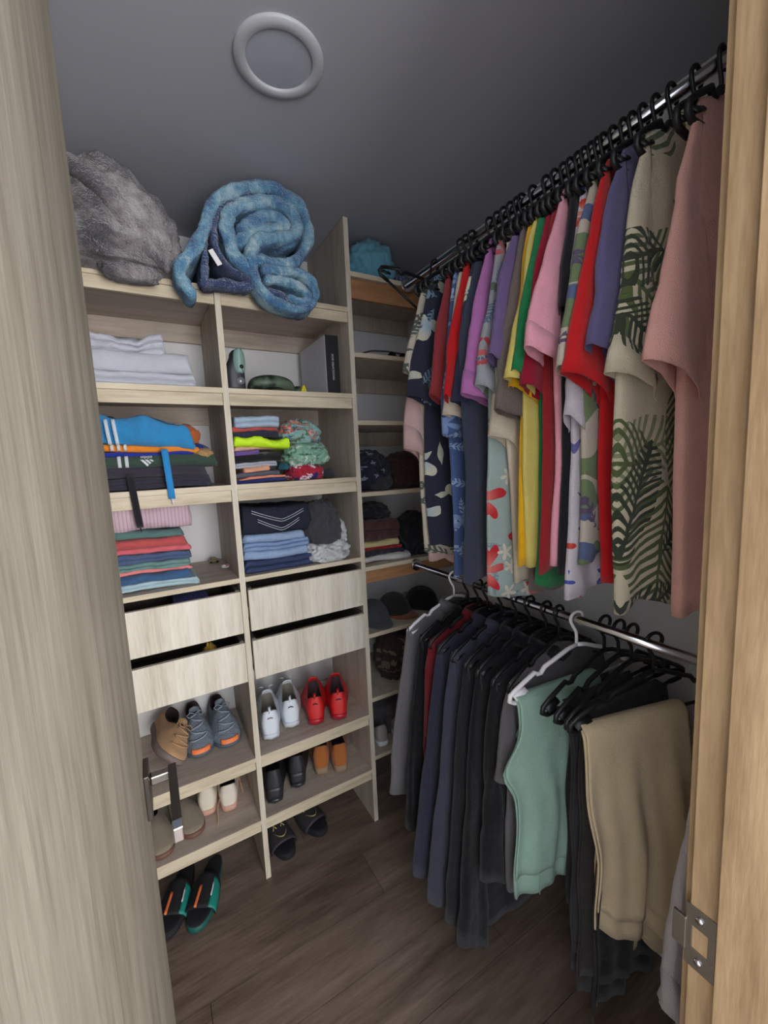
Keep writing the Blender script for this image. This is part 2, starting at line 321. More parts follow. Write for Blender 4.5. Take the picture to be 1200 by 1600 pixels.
# ------------------------------------------------------------ shirts
def shirt(y, label, m, cat='shirt', hem=-1.02, hw=.185, bw=.215, sl=.36, sa=.11, sw=.085, th=.016, A=.010, rail=2.385, seed=0, yaw=0, dx=0, ms=None, collar=False,
          drop=0, group='shirts hanging on the upper rail', hcol='black', name='shirt', cuff=0, ysl=-.006, sdz=0, narrow=0, buttons=False, hlabel=None, sash=None, solid=.0016):
    rnd = random.Random(seed*7+1); p1, p2, p3 = [rnd.uniform(0, 6.28) for _ in range(3)]
    t = thing(name, label, cat, (.27+dx, y, rail-drop), group, (0, 0, yaw))
    hanger((.27+dx, y, rail), hlabel or ('%s hanger holding the %s' % (hcol, ' '.join(label.split(' with ')[0].split(',')[0].split()[:12]))), Blk if hcol == 'black' else Wht, hcol, rz=yaw, hs=(1 if rail > 2 else hw/.2*.96),
           group='black hangers on the rails' if hcol == 'black' else 'white hangers on the lower rail')
    NU, NV = 56, 30
    def fold(x, v):
        a = A*(v**.8)*(sst(0, .12, v)); return a*(.55*math.sin(x*24+p1+v*1.1)+.3*math.sin(x*47+p2-v*1.7)+.25*math.sin(x*79+p3+v))
    rows = []
    for i in range(NV+1):
        v = i/NV; vv = v**1.2; row = []
        wd = hw+(bw-hw)*sst(0, .35, v)-narrow*sst(.3, 1, v)
        for k in range(NU):
            a = 2*PI*k/NU; c = math.cos(a); s = math.sin(a); u = math.copysign(abs(c)**.8, c)
            zt = -.088-.062*min(1, abs(u)/.95)**1.15-(.03*sst(.9, 1, abs(u)))
            if abs(u) < .3: zt -= (.055 if s < 0 else .008)*(1-(u/.3)**2)
            b = (th*(.5+.5*v)*sst(0, .14, v)+(.02*(1-(u/.34)**2) if abs(u) < .34 else 0)*(1-sst(0, .3, v)))*math.copysign(abs(s)**.55, s)
            z = zt+(hem-zt)*vv+(.010*math.sin(u*5+p2)+.02*fbm((u*2, seed, 3)))*v**3
            x = u*wd+.010*math.sin(v*7+p1)*v+.006*fbm((seed, v*5, math.copysign(1, c)))*v
            row.append((x, b+fold(x, v), z))
        rows.append(row)
    MB().grid(rows, True).build('torso', m, t, solid=solid)
    ms = ms or m
    for sx in (-1, 1):
        sa_ = sa if sx < 0 else min(sa, .045); rows = []; NW = 18
        O0 = Vector((hw-.012, 0, -.150)); I0 = Vector((hw-.03, 0, -.34)); O1 = Vector((hw+sa_, ysl, -.150-sl)); I1 = Vector((hw+sa_-2*sw, ysl, -.150-sl-.065+sdz))
        Om = O0.lerp(O1, .35)+Vector((.018, 0, .01)); Im = I0.lerp(I1, .5)
        for i in range(NW+1):
            w_ = i/NW
            O = O0*(1-w_)**2+Om*2*w_*(1-w_)+O1*w_**2; I = I0*(1-w_)**2+Im*2*w_*(1-w_)+I1*w_**2
            c = (O+I)/2; hh = (O-I)/2; row = []
            for k in range(24):
                a = 2*PI*k/24; cc = math.cos(a); ss = math.sin(a)
                b = (.007+.012*w_)*math.copysign(abs(ss)**.7, ss)
                q = c+hh*cc; f = .005*w_*math.sin(cc*4.2+p3+w_*3)+.003*math.sin(cc*9+p1+w_*5)*w_+.009*fbm((q.x*11+seed, q.z*8, 0))*(.3+w_)
                row.append((sx*(q.x+.003*math.sin(w_*9+p2)), q.y+b+f, q.z+.006*math.sin(cc*3+p1)*w_))
            rows.append(row)
        so = MB().grid(rows, True).build('sleeve', ms, t, solid=solid)
        if cuff:
            r2 = [[(p[0]+(p[0]-sx*(hw+sa_-sw))*.01, ysl+(p[1]-ysl)*1.06, p[2]+dz) for p in r_] for r_, dz in ((rows[-3], 0), (rows[-2], 0), (rows[-1], -.004))]
            MB().grid(r2, True).build('cuff', cuff if cuff is not True else ms, so, solid=.0022)
    if collar:
        rows = []
        for zz, ro in ((-.125, 1.0), (-.082, .92), (-.074, 1.0), (-.088, 1.18), (-.118, 1.32)):
            rows.append([(.062*ro*math.cos(a), .024*ro*math.sin(a), zz-(.03*max(0, -math.sin(a))**3)) for a in [2*PI*k/32 for k in range(32)]])
        MB().grid(rows, True).build('collar', ms, t, solid=.0015)
    if buttons:
        pl = MB(); pl.grid([[(-.145+xx*.012, -th*1.05-.004+fold(-.145, v), -.2+(hem+.2)*v) for xx in (-1, 1)] for v in [q/20 for q in range(21)]]); pl.build('placket', m, t, solid=.002)
        for q in range(6):
            v = .12+q*.16; z = -.2+(hem+.2)*v; MB().tube([(-.145, -th-.008+fold(-.145, v), z), (-.145, -th-.005+fold(-.145, v), z)], .0055, 12).build('button', plain('pearl button', (190, 190, 196), .3), t)
    if sash: sash(t)
    return t
col_palepink = fab('pale pink cotton', (206, 170, 164)); navyfl = patt('navy tropical print', (44, 46, 62), [('l', 9, 1.3, .5, .16, 8, (118, 142, 164), .5), ('f', 9, 4.1, 3, .5, (206, 200, 176), .45, (150, 176, 196)), ('l', 12, 9.2, .45, .13, 0, (190, 192, 170), .35)])
creamleaf = patt('cream leaf print', (196, 184, 166), [('l', 9, 2.2, .5, .16, 7, (86, 96, 86), .7)])
bluefl = patt('denim blue floral', (74, 94, 138), [('l', 14, 3.3, .5, .16, 6, (150, 172, 205), .9), ('f', 13, 7.7, 5, .45, (126, 150, 192), .6)])
navycream = patt('navy cream floral', (46, 50, 72), [('f', 6, 5.5, 4, .5, (214, 204, 180), .5), ('l', 9, 1.1, .5, .14, 8, (70, 96, 96), .5)])
greyfl = patt('grey blue floral', (158, 160, 164), [('l', 14, 2.7, .6, .18, 8, (96, 110, 140), .9), ('f', 11, 1.9, 7, .55, (190, 66, 74), .4, (220, 150, 150)), ('l', 12, 6.7, .5, .15, 0, (98, 112, 96), .5)])
aquafl = patt('aqua red floral', (160, 176, 170), [('l', 12, 2.1, .5, .12, 9, (120, 146, 150), .8), ('f', 7.5, 3.9, 6, .55, (196, 44, 52), .55, (226, 140, 130)), ('f', 16, 8.9, 5, .4, (216, 206, 190), .3)])
leafy = patt('cream green blue leaf print', (190, 178, 162), [('l', 6.6, 3.1, .7, .28, 0, (112, 128, 92), .8), ('l', 8.5, 7.3, .6, .17, 0, (88, 100, 134), .7), ('l', 9, 12.3, .6, .14, 5, (92, 80, 104), .6)])
whitered = patt('white red blue floral', (200, 190, 196), [('f', 13, 2.4, 5, .42, (198, 62, 48), .45, (230, 170, 150)), ('f', 13, 8.4, 6, .38, (70, 84, 158), .4), ('l', 15, 4, .45, .08, 0, (98, 98, 150), .4)])
palm = patt('palm frond print', (200, 188, 162), [('l', 4.6, 13.1, .9, .30, 11, (134, 138, 104), .6, .55), ('l', 4.4, 6.3, .85, .42, 11.0, (86, 98, 60), .95, .5), ('l', 5.0, 23.1, .7, .24, 12, (54, 62, 48), .4, .5)])
G = dict
maroon_m = fab('brick red jersey', (146, 52, 56)); red_m = fab('bright red jersey', (196, 26, 30)); orchid_m = fab('orchid jersey', (180, 112, 170)); purple_m = fab('muted purple jersey', (112, 92, 134))
navy_m = fab('navy slub', (58, 61, 78)); taupe_m = fab('taupe linen', (108, 96, 90), weave=300); linen_m = fab('cream linen', (206, 192, 170)); yel_m = fab('pale yellow jersey', (214, 194, 104)); gold_m = fab('golden yellow jersey', (228, 172, 20))
green_m = fab('green jersey', (28, 122, 70)); crim_m = fab('crimson jersey', (150, 20, 46)); dred_m = fab('dark red jersey', (150, 34, 38)); lp_m = fab('light pink jersey', (230, 158, 172)); blk_m = fab('black jersey', (26, 24, 30)); slate_m = fab('slate purple jersey', (98, 90, 128)); dusty_m = fab('dusty pink jersey', (216, 162, 150))
S = shirt
S(-.375, 'pale pink long-sleeved shirt, farthest on the upper rail beside the corner shelves', col_palepink, hem=-1.10, sl=.53, sa=.085, sw=.05, seed=1, bw=.19, cuff=True, drop=.0)
S(-.402, 'cream leaf print shirt behind the navy floral shirt', creamleaf, hem=-1.06, sl=.30, sa=.10, seed=2, collar=True)
S(-.432, 'navy short-sleeved shirt with large white and blue tropical flowers', navyfl, hem=-1.03, sl=.375, sa=.105, sw=.09, seed=3, collar=True, cuff=True)
S(-.515, 'brick red t-shirt with long loose sleeve beside the navy floral shirt', maroon_m, hem=-.95, sl=.385, sa=.085, sw=.075, seed=4, bw=.16)
S(-.548, 'denim blue shirt with pale floral print between the two red t-shirts', bluefl, hem=-1.115, sl=.50, sa=.06, sw=.08, seed=5, collar=True)
S(-.575, 'cream t-shirt showing as a sliver behind the bright red t-shirt', linen_m, hem=-.95, sl=.45, sa=.07, sw=.07, seed=6, bw=.15)
S(-.602, 'bright red t-shirt with cream lining beside the orchid t-shirt', red_m, hem=-.92, sl=.40, sa=.10, sw=.075, seed=7, bw=.15)
S(-.628, 'navy and cream floral shirt with only its sleeve showing beside the orchid t-shirt', navycream, hem=-.93, sl=.42, sa=.085, sw=.06, seed=8, bw=.15)
S(-.645, 'plain navy button shirt with pale buttons hanging below the orchid t-shirt', navy_m, hem=-1.085, sl=.34, sa=.05, sw=.08, seed=9, collar=True, buttons=True, bw=.25)
S(-.685, 'orchid purple t-shirt with a folded sleeve hem', orchid_m, hem=-.93, sl=.40, sa=.10, sw=.085, seed=10, cuff=True, bw=.15)
S(-.730, 'aqua grey shirt with big red flowers, its hem hanging lowest beside the cream linen shirt', aquafl, hem=-1.125, sl=.40, sa=.09, sw=.07, seed=11, ms=greyfl, collar=True, bw=.225)
S(-.758, 'cream linen shirt with open split hem below the taupe sleeve', linen_m, hem=-1.075, sl=.52, sa=.06, sw=.05, seed=12, narrow=.03, bw=.205)
S(-.785, 'muted purple t-shirt between the grey floral shirt and the yellow one', purple_m, hem=-.93, sl=.33, sa=.105, sw=.06, seed=13, bw=.15)
S(-.805, 'taupe brown linen shirt with wide sleeve below the pale yellow one', taupe_m, hem=-1.10, sl=.46, sa=.10, sw=.095, seed=14, bw=.16)
S(-.828, 'golden yellow t-shirt half hidden behind the pale yellow t-shirt', gold_m, hem=-1.02, sl=.42, sa=.07, sw=.07, seed=15)
S(-.845, 'pale yellow t-shirt beside the green one', yel_m, hem=-1.02, sl=.40, sa=.105, sw=.075, seed=16)
S(-.864, 'green t-shirt with its hem showing below the dark red one', green_m, hem=-1.06, sl=.385, sa=.105, sw=.08, seed=17, bw=.2)
S(-.880, 'crimson t-shirt with bunched sleeve under the light pink sleeve', crim_m, hem=-1.0, sl=.42, sa=.095, sw=.085, seed=18, bw=.17)
S(-.895, 'dark red t-shirt with straight body beside the light pink t-shirt', dred_m, hem=-1.015, sl=.30, sa=.03, sw=.08, seed=30, bw=.225)
S(-.918, 'light pink t-shirt with wide stitched sleeve', lp_m, hem=-1.0, sl=.345, sa=.125, sw=.085, seed=19, bw=.212, cuff=True)
S(-.943, 'black t-shirt between the light pink t-shirt and the leaf print shirt', blk_m, hem=-1.02, sl=.27, sa=.05, sw=.08, seed=20)
S(-.985, 'cream shirt printed in green, blue and purple leaves beside the scarlet t-shirt', leafy, hem=-.97, sl=.40, sa=.11, sw=.09, seed=21, collar=True)
S(-.962, 'white shirt with small red and blue flowers below the scarlet sleeve', whitered, hem=-1.055, sl=.50, sa=.06, sw=.045, seed=22)
S(-1.012, 'scarlet red t-shirt with a wide sleeve, left of the palm shirt', red_m, hem=-1.03, sl=.42, sa=.115, sw=.085, seed=23, bw=.17)
S(-1.042, 'slate purple t-shirt between the scarlet t-shirt and the palm shirt', slate_m, hem=-.80, sl=.37, sa=.095, sw=.06, seed=24, bw=.14)
S(-1.086, 'cream palm frond shirt with green leaves and open collar', palm, hem=-1.06, sl=.43, sa=.085, sw=.09, th=.02, seed=25, collar=True, bw=.235, cuff=True)
S(-1.168, 'dusty pink t-shirt, nearest on the upper rail beside the door jamb', dusty_m, hem=-1.05, sl=.43, sa=.125, sw=.12, th=.022, seed=26, bw=.185, hw=.18, sdz=-.04)
# ------------------------------------------------------------ lower rail: jackets
JG = 'jackets hanging on the lower rail'
def jacket(y, label, m, seed, hem=-.78, sl=.66, hw=.235, sa=.10, **k):
    return shirt(y, label, m, cat='jacket', name='jacket', hem=hem, hw=hw, bw=k.pop('bw', .255), sl=sl, sa=sa, sw=k.pop('sw', .06), th=.022, A=.010, rail=1.18, seed=seed, collar=True, group=JG, solid=.003, **k)
gj = fab('grey wool', (112, 108, 110)); bj = fab('black wool', (19, 18, 23)); nj = fab('navy wool', (48, 49, 66)); nj2 = fab('slate navy wool', (64, 65, 80)); cj = fab('charcoal wool', (33, 31, 35)); rj = fab('wine red knit', (112, 26, 36))
jacket(-.285, 'mid grey jacket, farthest on the lower rail beside the corner shelves', gj, 41, hcol='white', sl=.64, sa=.11, sw=.09)
jacket(-.37, 'black jacket between the grey and the wine red jacket', bj, 42, sl=.72, hem=-.85)
jacket(-.425, 'wine red jacket showing only at its shoulder between the black and navy ones', rj, 43, sl=.35, sa=.03, hem=-.7)
jacket(-.475, 'navy jacket, first of the two navy ones from the corner', nj, 44, sl=.80, sa=.13, hem=-.86)
jacket(-.545, 'slate navy jacket with long sleeve beside the dark coats', nj2, 45, sl=.84, sa=.12, hem=-.92)
jacket(-.61, 'charcoal coat reaching nearly to the floor', cj, 46, sl=.86, sa=.10, hem=-1.02, bw=.26)
jacket(-.665, 'black coat beside the charcoal coat, reaching nearly to the floor', bj, 47, sl=.88, sa=.10, hem=-1.04, bw=.27)
def swoosh(t):
    mb = MB(); rows = []
    for i in range(15):
        f = i/14; rows.append([(-.16+.15*f, -.034-.001, -.228+.012*f+.030*f*f+q*.006*math.sin(PI*min(1, f*1.05)**.5)) for q in (-1, 1)])
    o = mb.grid(rows).build('orange_swoosh', plain('orange print', (214, 96, 40)), t, solid=.001); o['label'] = 'thin orange curved mark on the chest'
jacket(-.73, 'black sports jacket with a thin orange curved mark', bj, 48, sl=.62, sa=.05, hem=-.72, sash=swoosh)
shirt(-.775, 'grey short garment with a drooping sleeve behind the white hanger', fab('warm grey jersey', (98, 92, 94)), cat='shirt', hem=-.80, hw=.22, bw=.22, sl=.28, sa=.05, sw=.06, rail=1.18, seed=50, group=JG, name='shirt')
# trousers folded over hanger bars
def drape(y, label, m, xs0, xs1, L1, L2, spread=.03, yaw=0, hcol='black', seed=0, slant=0, hl=None, A=.012, waist=False, bulge=0, dx=0, xsh=0, lobe=0):
    rnd = random.Random(seed); p = [rnd.uniform(0, 6.28) for _ in range(5)]
    t = thing('trousers', label, 'trousers', (.27+dx, y, 1.18), 'trousers folded over hangers on the lower rail', (0, 0, yaw))
    hanger((.27+dx, y, 1.18), hl or ('%s hanger holding the %s' % (hcol, ' '.join(label.split(' with ')[0].split(',')[0].split()[:12]))), Blk if hcol == 'black' else Wht, hcol, rz=yaw, hs=1.22, group='black hangers on the rails' if hcol == 'black' else 'white hangers on the lower rail')
    for li, (La, Lb, yo, nm) in enumerate(((L1, L2, 0, 'leg'), (L1-.05, L2-.06, .009, 'leg'))):
        rows = []; NS, NX = 44, 40
        for i in range(NS+1):
            s = -La+(La+Lb)*i/NS; r_ = .010+yo; d = abs(s)
            if d < r_*PI/2: a = s/r_; yv = r_*math.sin(a); zv = r_*math.cos(a)
            else: yv = math.copysign(r_+.010*sst(0, .3, d), s); zv = -(d-r_*PI/2)
            row = []; f = sst(0, .5, d)
            x0 = xs0-spread*f-bulge*math.exp(-((d-.2)/.06)**2)-xsh*d*0+xsh*f; x1 = xs1+spread*1.2*f+xsh*f
            x0 += .045*sst(0, .08, s)*1.0
            for k in range(NX+1):
                u = k/NX; x = x0+(x1-x0)*u
                ff = A*f*(math.sin(u*15+p[0]+d*2)+.5*math.sin(u*31+p[1])+.4*math.sin(u*7+p[2]+d*5))
                z = zv+(-slant*(u-.35)+.012*math.sin(u*6+p[3])-lobe*abs(math.sin(PI*(u*2+.08)))**.6)*sst(.1, .5, d)
                row.append((x+.005*math.sin(d*22+p[4]), yv+ff*(1 if yv < 0 else .6), -.188+z))
            rows.append(row)
        o = MB().grid(rows).build(nm, m, t, solid=.004)
        if waist and li == 0:
            wr = [[(q[0], q[1]-.003, q[2]) for q in r_] for r_ in rows[0:4]]
            b = MB().grid(wr).build('waistband', m, o, solid=.006)
            for kx in (8, 30):
                pts = [rows[j_][kx] for j_ in (0, 4)]; MB().tube([(a[0], a[1]-.008, a[2]) for a in pts], .005, 6, flat=.4).build('belt_loop', m, o)
    return t
mint_m = fab('mint green cotton', (152, 184, 166)); khaki_m = fab('khaki cotton', (214, 192, 156)); dk_m = fab('dark brown twill', (44, 38, 36)); dk2_m = fab('charcoal twill', (44, 42, 46))
drape(-.835, 'mint green trousers with a bunched left edge, folded over the white hanger', mint_m, -.225, .08, .60, .50, .02, -.10, 'white', 2, hl='white plastic hanger in front of the dark jackets holding the mint trousers', waist=True, bulge=.05, A=.008)
drape(-.90, 'charcoal trousers directly behind the khaki ones beside the mint trousers', dk2_m, -.155, .12, .80, .74, .0, -.03, 'black', 3, dx=.03)
drape(-.94, 'dark brown trousers between the mint and khaki ones', dk_m, -.17, .12, .84, .78, .0, -.03, 'black', 4, dx=.03)
drape(-.975, 'black trousers half hidden just behind the khaki trousers', fab('black twill', (24, 22, 26)), -.17, .14, .86, .7, .0, -.05, 'black', 5, dx=.03)
drape(-1.035, 'khaki trousers, nearest on the lower rail, hanging in long folds', khaki_m, -.22, .09, .56, .66, .03, -.25, 'black', 6, xsh=.06, A=.014, slant=.12, lobe=.07, dx=.02)
shirt(-1.215, 'white long-sleeved shirt low beside the door jamb', fab('off white cotton', (184, 176, 178)), hem=-.95, hw=.17, bw=.2, sl=.42, sa=.12, sw=.045, rail=1.18, seed=60, name='shirt', group=JG, dx=.0, collar=True, cuff=True)
hanger((.27, -.22, 2.385), 'empty black hanger tilted up on the upper rail in front of the corner shelves', Blk, 'black', rz=.0, ry=math.radians(32), hs=.88, group='black hangers on the rails')
for i, y in enumerate((-1.13,)):
    hanger((.27, y, 2.385), 'empty black hanger between the palm shirt and the dusty pink t-shirt', Blk, 'black', rz=.1, group='black hangers on the rails')

# ------------------------------------------------------------ folded things
def wave(sd, amp):
    r = random.Random(sd); a, b, c = [r.uniform(0, 6.28) for _ in range(3)]
    return lambda x, y=0: amp*(math.sin(x*9+a)*.6+math.sin(x*19+b+y*6)*.3+math.sin(x*33+c)*.15)
def folded(name, label, cat, x0, x1, yf, z0, h, m, d=.26, leaves=2, wv=None, amp=.0, seed=0, group=None, tilt=0, end=.03, mi_fn=None, rough=.004, parent=None, h1=None):
    rnd = random.Random(seed+5); w = x1-x0; NX = 34; rows = []
    wv = wv or (lambda x, y=0: 0); h1 = h if h1 is None else h1
    xo = [rnd.uniform(-.5, .5) for _ in range(leaves+1)]
    for i in range(NX+1):
        t = i/NX; X = -w/2+w*t; e = min(1, min(t, 1-t)/end) if end else 1; e = math.sqrt(max(.0001, 1-(1-e)**2)); row = []
        hh = (h+(h1-h)*t)*(.35+.65*e)
        prof = []
        for L in range(leaves):
            za = L/leaves; zb = (L+1)/leaves; nseg = 7
            for s in range(nseg+1):
                a = -PI/2+PI*s/nseg; r_ = hh/leaves/2
                prof.append((-math.cos(a)*min(r_*1.1, .018)+.006*xo[L]+.018, (za+zb)/2*hh+math.sin(a)*r_*.97))
        top = [(.018+(d-.036)*s/8, hh) for s in range(1, 8)]; back = [(d-.012, hh*.95), (d, hh*.7), (d, hh*.3), (d-.012, .0)]
        bot = [(.018+(d-.036)*s/4, 0) for s in (3, 2, 1)]
        for (yy_, zz_) in prof+top+back+bot:
            p_ = (X, yy_, zz_); xx = X*(1+.03*fbm((yy_*6, zz_*20, seed*3.1)))+.006*fbm((zz_*30, seed, 1))
            yv = yy_+rough*2.8*fbm((X*8, zz_*9, seed*1.7))+(1-e)*.01
            zv = zz_+(wv(x0+w*t, yy_)+tilt*(t-.5))+rough*.8*fbm((X*16, yy_*12, seed+.5))*min(1, zz_/hh*1.5)
            zv += amp*fbm((X*7, yy_*7, seed+9))*(zz_/max(h, h1))
            row.append((xx, yv, zv))
        rows.append(row)
    o = MB().grid(rows, True, 0, True).build(name, m, parent, loc=((x0+x1)/2, yf, z0))
    if label: tag(o, label, cat, group)
    return o
def crumple(name, label, cat, cx, cy, z0, rx, ry, rz, m, seed=0, amp=.25, lvl=5, group=None, freq=1.0, flat=.55, rot=None, parent=None, fine=.02):
    bm = bmesh.new(); bmesh.ops.create_icosphere(bm, subdivisions=lvl, radius=1)
    V = []
    for v in bm.verts:
        p = v.co; q = Vector((p.x*1.6*freq+seed*3.7, p.y*1.6*freq, p.z*1.6*freq))
        n = noise.noise(q)*.5+(1-abs(noise.noise(q*1.9+Vector((5, 1, 2)))*2))*.45+((1-abs(noise.noise(q*4+Vector((2, 7, 1)))*2))*.22 if name != 'heap' else noise.noise(q*4)*.2)+noise.noise(q*9)*.06
        f = 1+amp*(n-.5)+fine*noise.noise(q*22)
        z = p.z*f
        z = z if z > -flat else -flat+(z+flat)*.08
        V.append((p.x*f*rx, p.y*f*ry, (z+flat)*rz/(1+flat)*1.0+.001))
    F = [tuple(x.index for x in f.verts) for f in bm.faces]; bm.free()
    o = MB().add(V, F).build(name, m, parent, loc=(cx, cy, z0), rot=rot)
    if label: tag(o, label, cat, group)
    return o
def denim(name, c, c2): 
    k = N(name); v = k.coord((1, 1, 1)); n = k.noise(v, 14, 5, .65); k.bump(k.math('ADD', k.noise(k.coord((300, 60, 300)), 1), k.math('MULTIPLY', k.noise(v, 40, 3), 2)), .4, .004)
    return k.done(k.mix(n, lin(c), lin(c2)), .9, spec=.2)
# row 1, left: grey sheets
g1 = fab('light grey bedding', (196, 198, 208)); z = 1.936
G1 = 'folded light grey sheets'
folded('folded_sheet', 'light grey folded sheet at the bottom of the grey stack', 'bedding', -.955, -.575, .03, z, .045, g1, leaves=2, seed=1, wv=wave(1, .004), group=G1)
folded('folded_sheet', 'light grey folded sheet in the middle of the grey stack', 'bedding', -.955, -.585, .035, z+.043, .066, g1, leaves=1, seed=2, wv=wave(1, .006), group=G1)
folded('folded_sheet', 'loosely draped light grey sheet on top of the grey stack', 'bedding', -.95, -.66, .05, z+.105, .05, g1, leaves=3, seed=3, wv=wave(2, .012), amp=.03, group=G1, h1=.07, rough=.01)
# row 1, right: device, goggles, block, box
t = thing('handheld_scanner', 'dark upright handheld device with grey green top and round lens', 'device', (-.447, .06, 1.936))
mb = MB(); rows = []
for i in range(15):
    f = i/14; zz = f*.135; wx = .036-.016*sst(.45, 1, f)
    lean = .014*sst(.4, 1, f); rows.append([(lean+wx*math.copysign(abs(math.cos(a))**.6, math.cos(a)), .05*math.copysign(abs(math.sin(a))**.6, math.sin(a)), zz) for a in [2*PI*k/24 for k in range(24)]])
mb.grid(rows, True, 0, True).build('body', plain('dark grey shell', (52, 52, 60), .45), t)
mb = MB(); rows = []
for i in range(11):
    f = i/10; zz = .055+f*.083; wx = .021-.004*abs(f-.45)*2-.006*sst(.85, 1, f)-.006*(1-sst(0, .15, f)); rows.append([(.014+wx*s_, -.047-.012*(1-s_*s_)-.001, zz) for s_ in [q/6-1 for q in range(13)]]+[(.014+wx*s_, -.02, zz) for s_ in (1, 0, -1)])
mb.grid(rows, True, 0, True).build('front_cover', plain('sage grey plastic', (128, 158, 150), .35), t)
mb = MB(); mb.tube([(.018, -.064, .075), (.018, -.058, .075)], .0065, 16); mb.build('lens', Blk, t)
mb = MB(); mb.tube([(.014, -.054, .028), (.014, -.045, .028)], .013, 16); mb.build('dial', plain('silver dial', (150, 154, 160), .3, .5), t)
t = thing('goggles', 'dark green camouflage goggles lying beside the upright device', 'goggles', (-.305, .09, 1.936))
camo = N('green camouflage'); v_ = camo.coord(); camo = camo.done(camo.ramp(camo.noise(v_, 22, 2), (.4, (34, 42, 36)), (.5, (66, 84, 66)), (.58, (88, 104, 84))), .5)
mb = MB(); rows = []
for i in range(25):
    f = i/24; a = PI*f; cx = -.085*math.cos(a); hz = .022+.045*math.sin(a)**.6; r_ = .02+.02*math.sin(a)
    rows.append([(cx, r_*math.cos(b)*1.4-.01*math.sin(a), hz/1.0*(.5+.5*math.sin(b))+.001) for b in [2*PI*k/16 for k in range(16)]])
mb.grid(rows, True, 0, True).build('frame', camo, t)
mb = MB(); rows = []
for i in range(13):
    f = i/12*2-1; rows.append([(.062*f, -.054+.02*f*f-.004*math.sin(PI*j_/6), .012+.034*(1-.5*f*f)*j_/6) for j_ in range(7)])
mb.grid(rows).build('visor', plain('dark green lens', (30, 40, 36), .12, spec=.8), t, solid=.002)
crumple('strap_bundle', None, None, .105, .0, 0, .035, .03, .033, camo, 3, .3, 4, parent=t)
mb = MB(); mb.add([(0, 0, 0), (.03, 0, 0), (.03, .03, 0), (0, .03, 0), (.014, .004, .034), (.02, .004, .034), (.02, .026, .030), (.014, .026, .030)], [(0, 3, 2, 1), (4, 5, 6, 7), (0, 1, 5, 4), (1, 2, 6, 5), (2, 3, 7, 6), (3, 0, 4, 7)])
o = mb.build('yellow_wedge', plain('yellow plastic', (226, 206, 40), .4), loc=(-.20, .05, 1.936), smooth=False, bevel=.002); tag(o, 'small bright yellow plastic wedge between goggles and boxed set', 'block')
t = thing('cardboard_box', 'tall white box with black spine standing against the panel', 'box', (-.03, .04, 1.936))
bx('box_body', -.06, -.002, .0, .30, 0, .232, plain('white card', (198, 198, 206), .6), t, .0015)
bx('spine', -.059, -.003, -.0022, -.0002, .001, .231, plain('black card', (26, 26, 30), .5), t, 0)
def text(s, size, mat, parent, loc, rot, name='lettering', ext=.0003, bold=0):
    cu = bpy.data.curves.new(name, 'FONT'); cu.body = s; cu.size = size; cu.extrude = ext; cu.offset = bold; cu.align_x = 'CENTER'; cu.align_y = 'CENTER'
    tmp = bpy.data.objects.new('tmp', cu); C.objects.link(tmp); dg = bpy.context.evaluated_depsgraph_get(); me = bpy.data.meshes.new_from_object(tmp.evaluated_get(dg)); bpy.data.objects.remove(tmp)
    me.materials.clear(); me.materials.append(mat); o = bpy.data.objects.new(name, me); C.objects.link(o); o.parent = parent; o.location = loc; o.rotation_euler = rot; return o
silver = plain('white print', (200, 200, 206), .5)
text('MANSCAPED BOX', .0125, silver, t, (-.030, -.0030, .108), (PI/2, -PI/2, 0))
# row 2, left: sport shorts stack
z = 1.597; wv = wave(7, .005); GS = 'folded shorts and track pants in the sport stack'
char_m = fab('charcoal knit', (62, 56, 70), bump=.8)
folded('folded_trousers', 'charcoal knit trousers at the bottom of the sport stack', 'clothes', -.955, -.555, .02, z, .040, fab('dark slate knit', (52, 50, 66), bump=.8), leaves=2, seed=11, wv=wv, group=GS)
tk = folded('folded_trousers', 'charcoal brown knit trousers second from the bottom of the sport stack', 'clothes', -.95, -.57, .022, z+.038, .036, char_m, leaves=1, seed=12, wv=wv, group=GS)
mb = MB(); mb.grid([[(-.015+.010*s_+.012*f, -.012-.010*math.sin(PI*f), .012-.170*f) for s_ in (-1, 1)] for f in [q/12 for q in range(13)]]); o = mb.build('drawstring', fab('black cord', (34, 32, 38)), tk, solid=.003, loc=(-.030, -.012, 0))
o = MB().tube([(0, 0, 0), (.002, 0, -.016)], .002, 8).build('aglet', fab('black tip', (30, 28, 32)), tk, loc=(-.033, -.012, -.158))
gt = folded('folded_track_pants', 'dark green track pants with white side stripes and white three-bar emblem', 'clothes', -.945, -.535, .018, z+.072, .040, fab('dark green polyester', (56, 76, 66), rough=.6), leaves=1, seed=13, wv=wv, group=GS)
for k in range(2): MB().grid([[(xx+.02*k, -.006-.004*math.sin(PI*f), .004+.036*f) for xx in (0, .010)] for f in [q/8 for q in range(9)]]).build('white_stripe', fab('white stripe', (206, 210, 214)), gt, solid=.002, loc=(-.095, .004, 0))
em = bpy.data.objects.new('emblem', None); C.objects.link(em); em.parent = gt; em.location = (-.018, -.0125, .006); em.rotation_euler = (-.25, 0, 0)
for k, ln in enumerate((.021, .014, .007)):
    x0 = -.014+k*.0125; zt = .022; q = [(x0, zt), (x0+.0085, zt), (x0+.0085+ln*.72, zt-ln*.82), (x0+.004+ln*.72, zt-ln*1.12)]
    MB().add([(x, y, z) for y in (0, -.001) for x, z in q], [(0, 1, 2, 3), (7, 6, 5, 4), (0, 4, 5, 1), (1, 5, 6, 2), (2, 6, 7, 3), (3, 7, 4, 0)]).build('bar', silver, em, False)
text('adidas', .0135, silver, gt, (-.014, -.0125, .0345), (PI/2-.35, PI, 0))
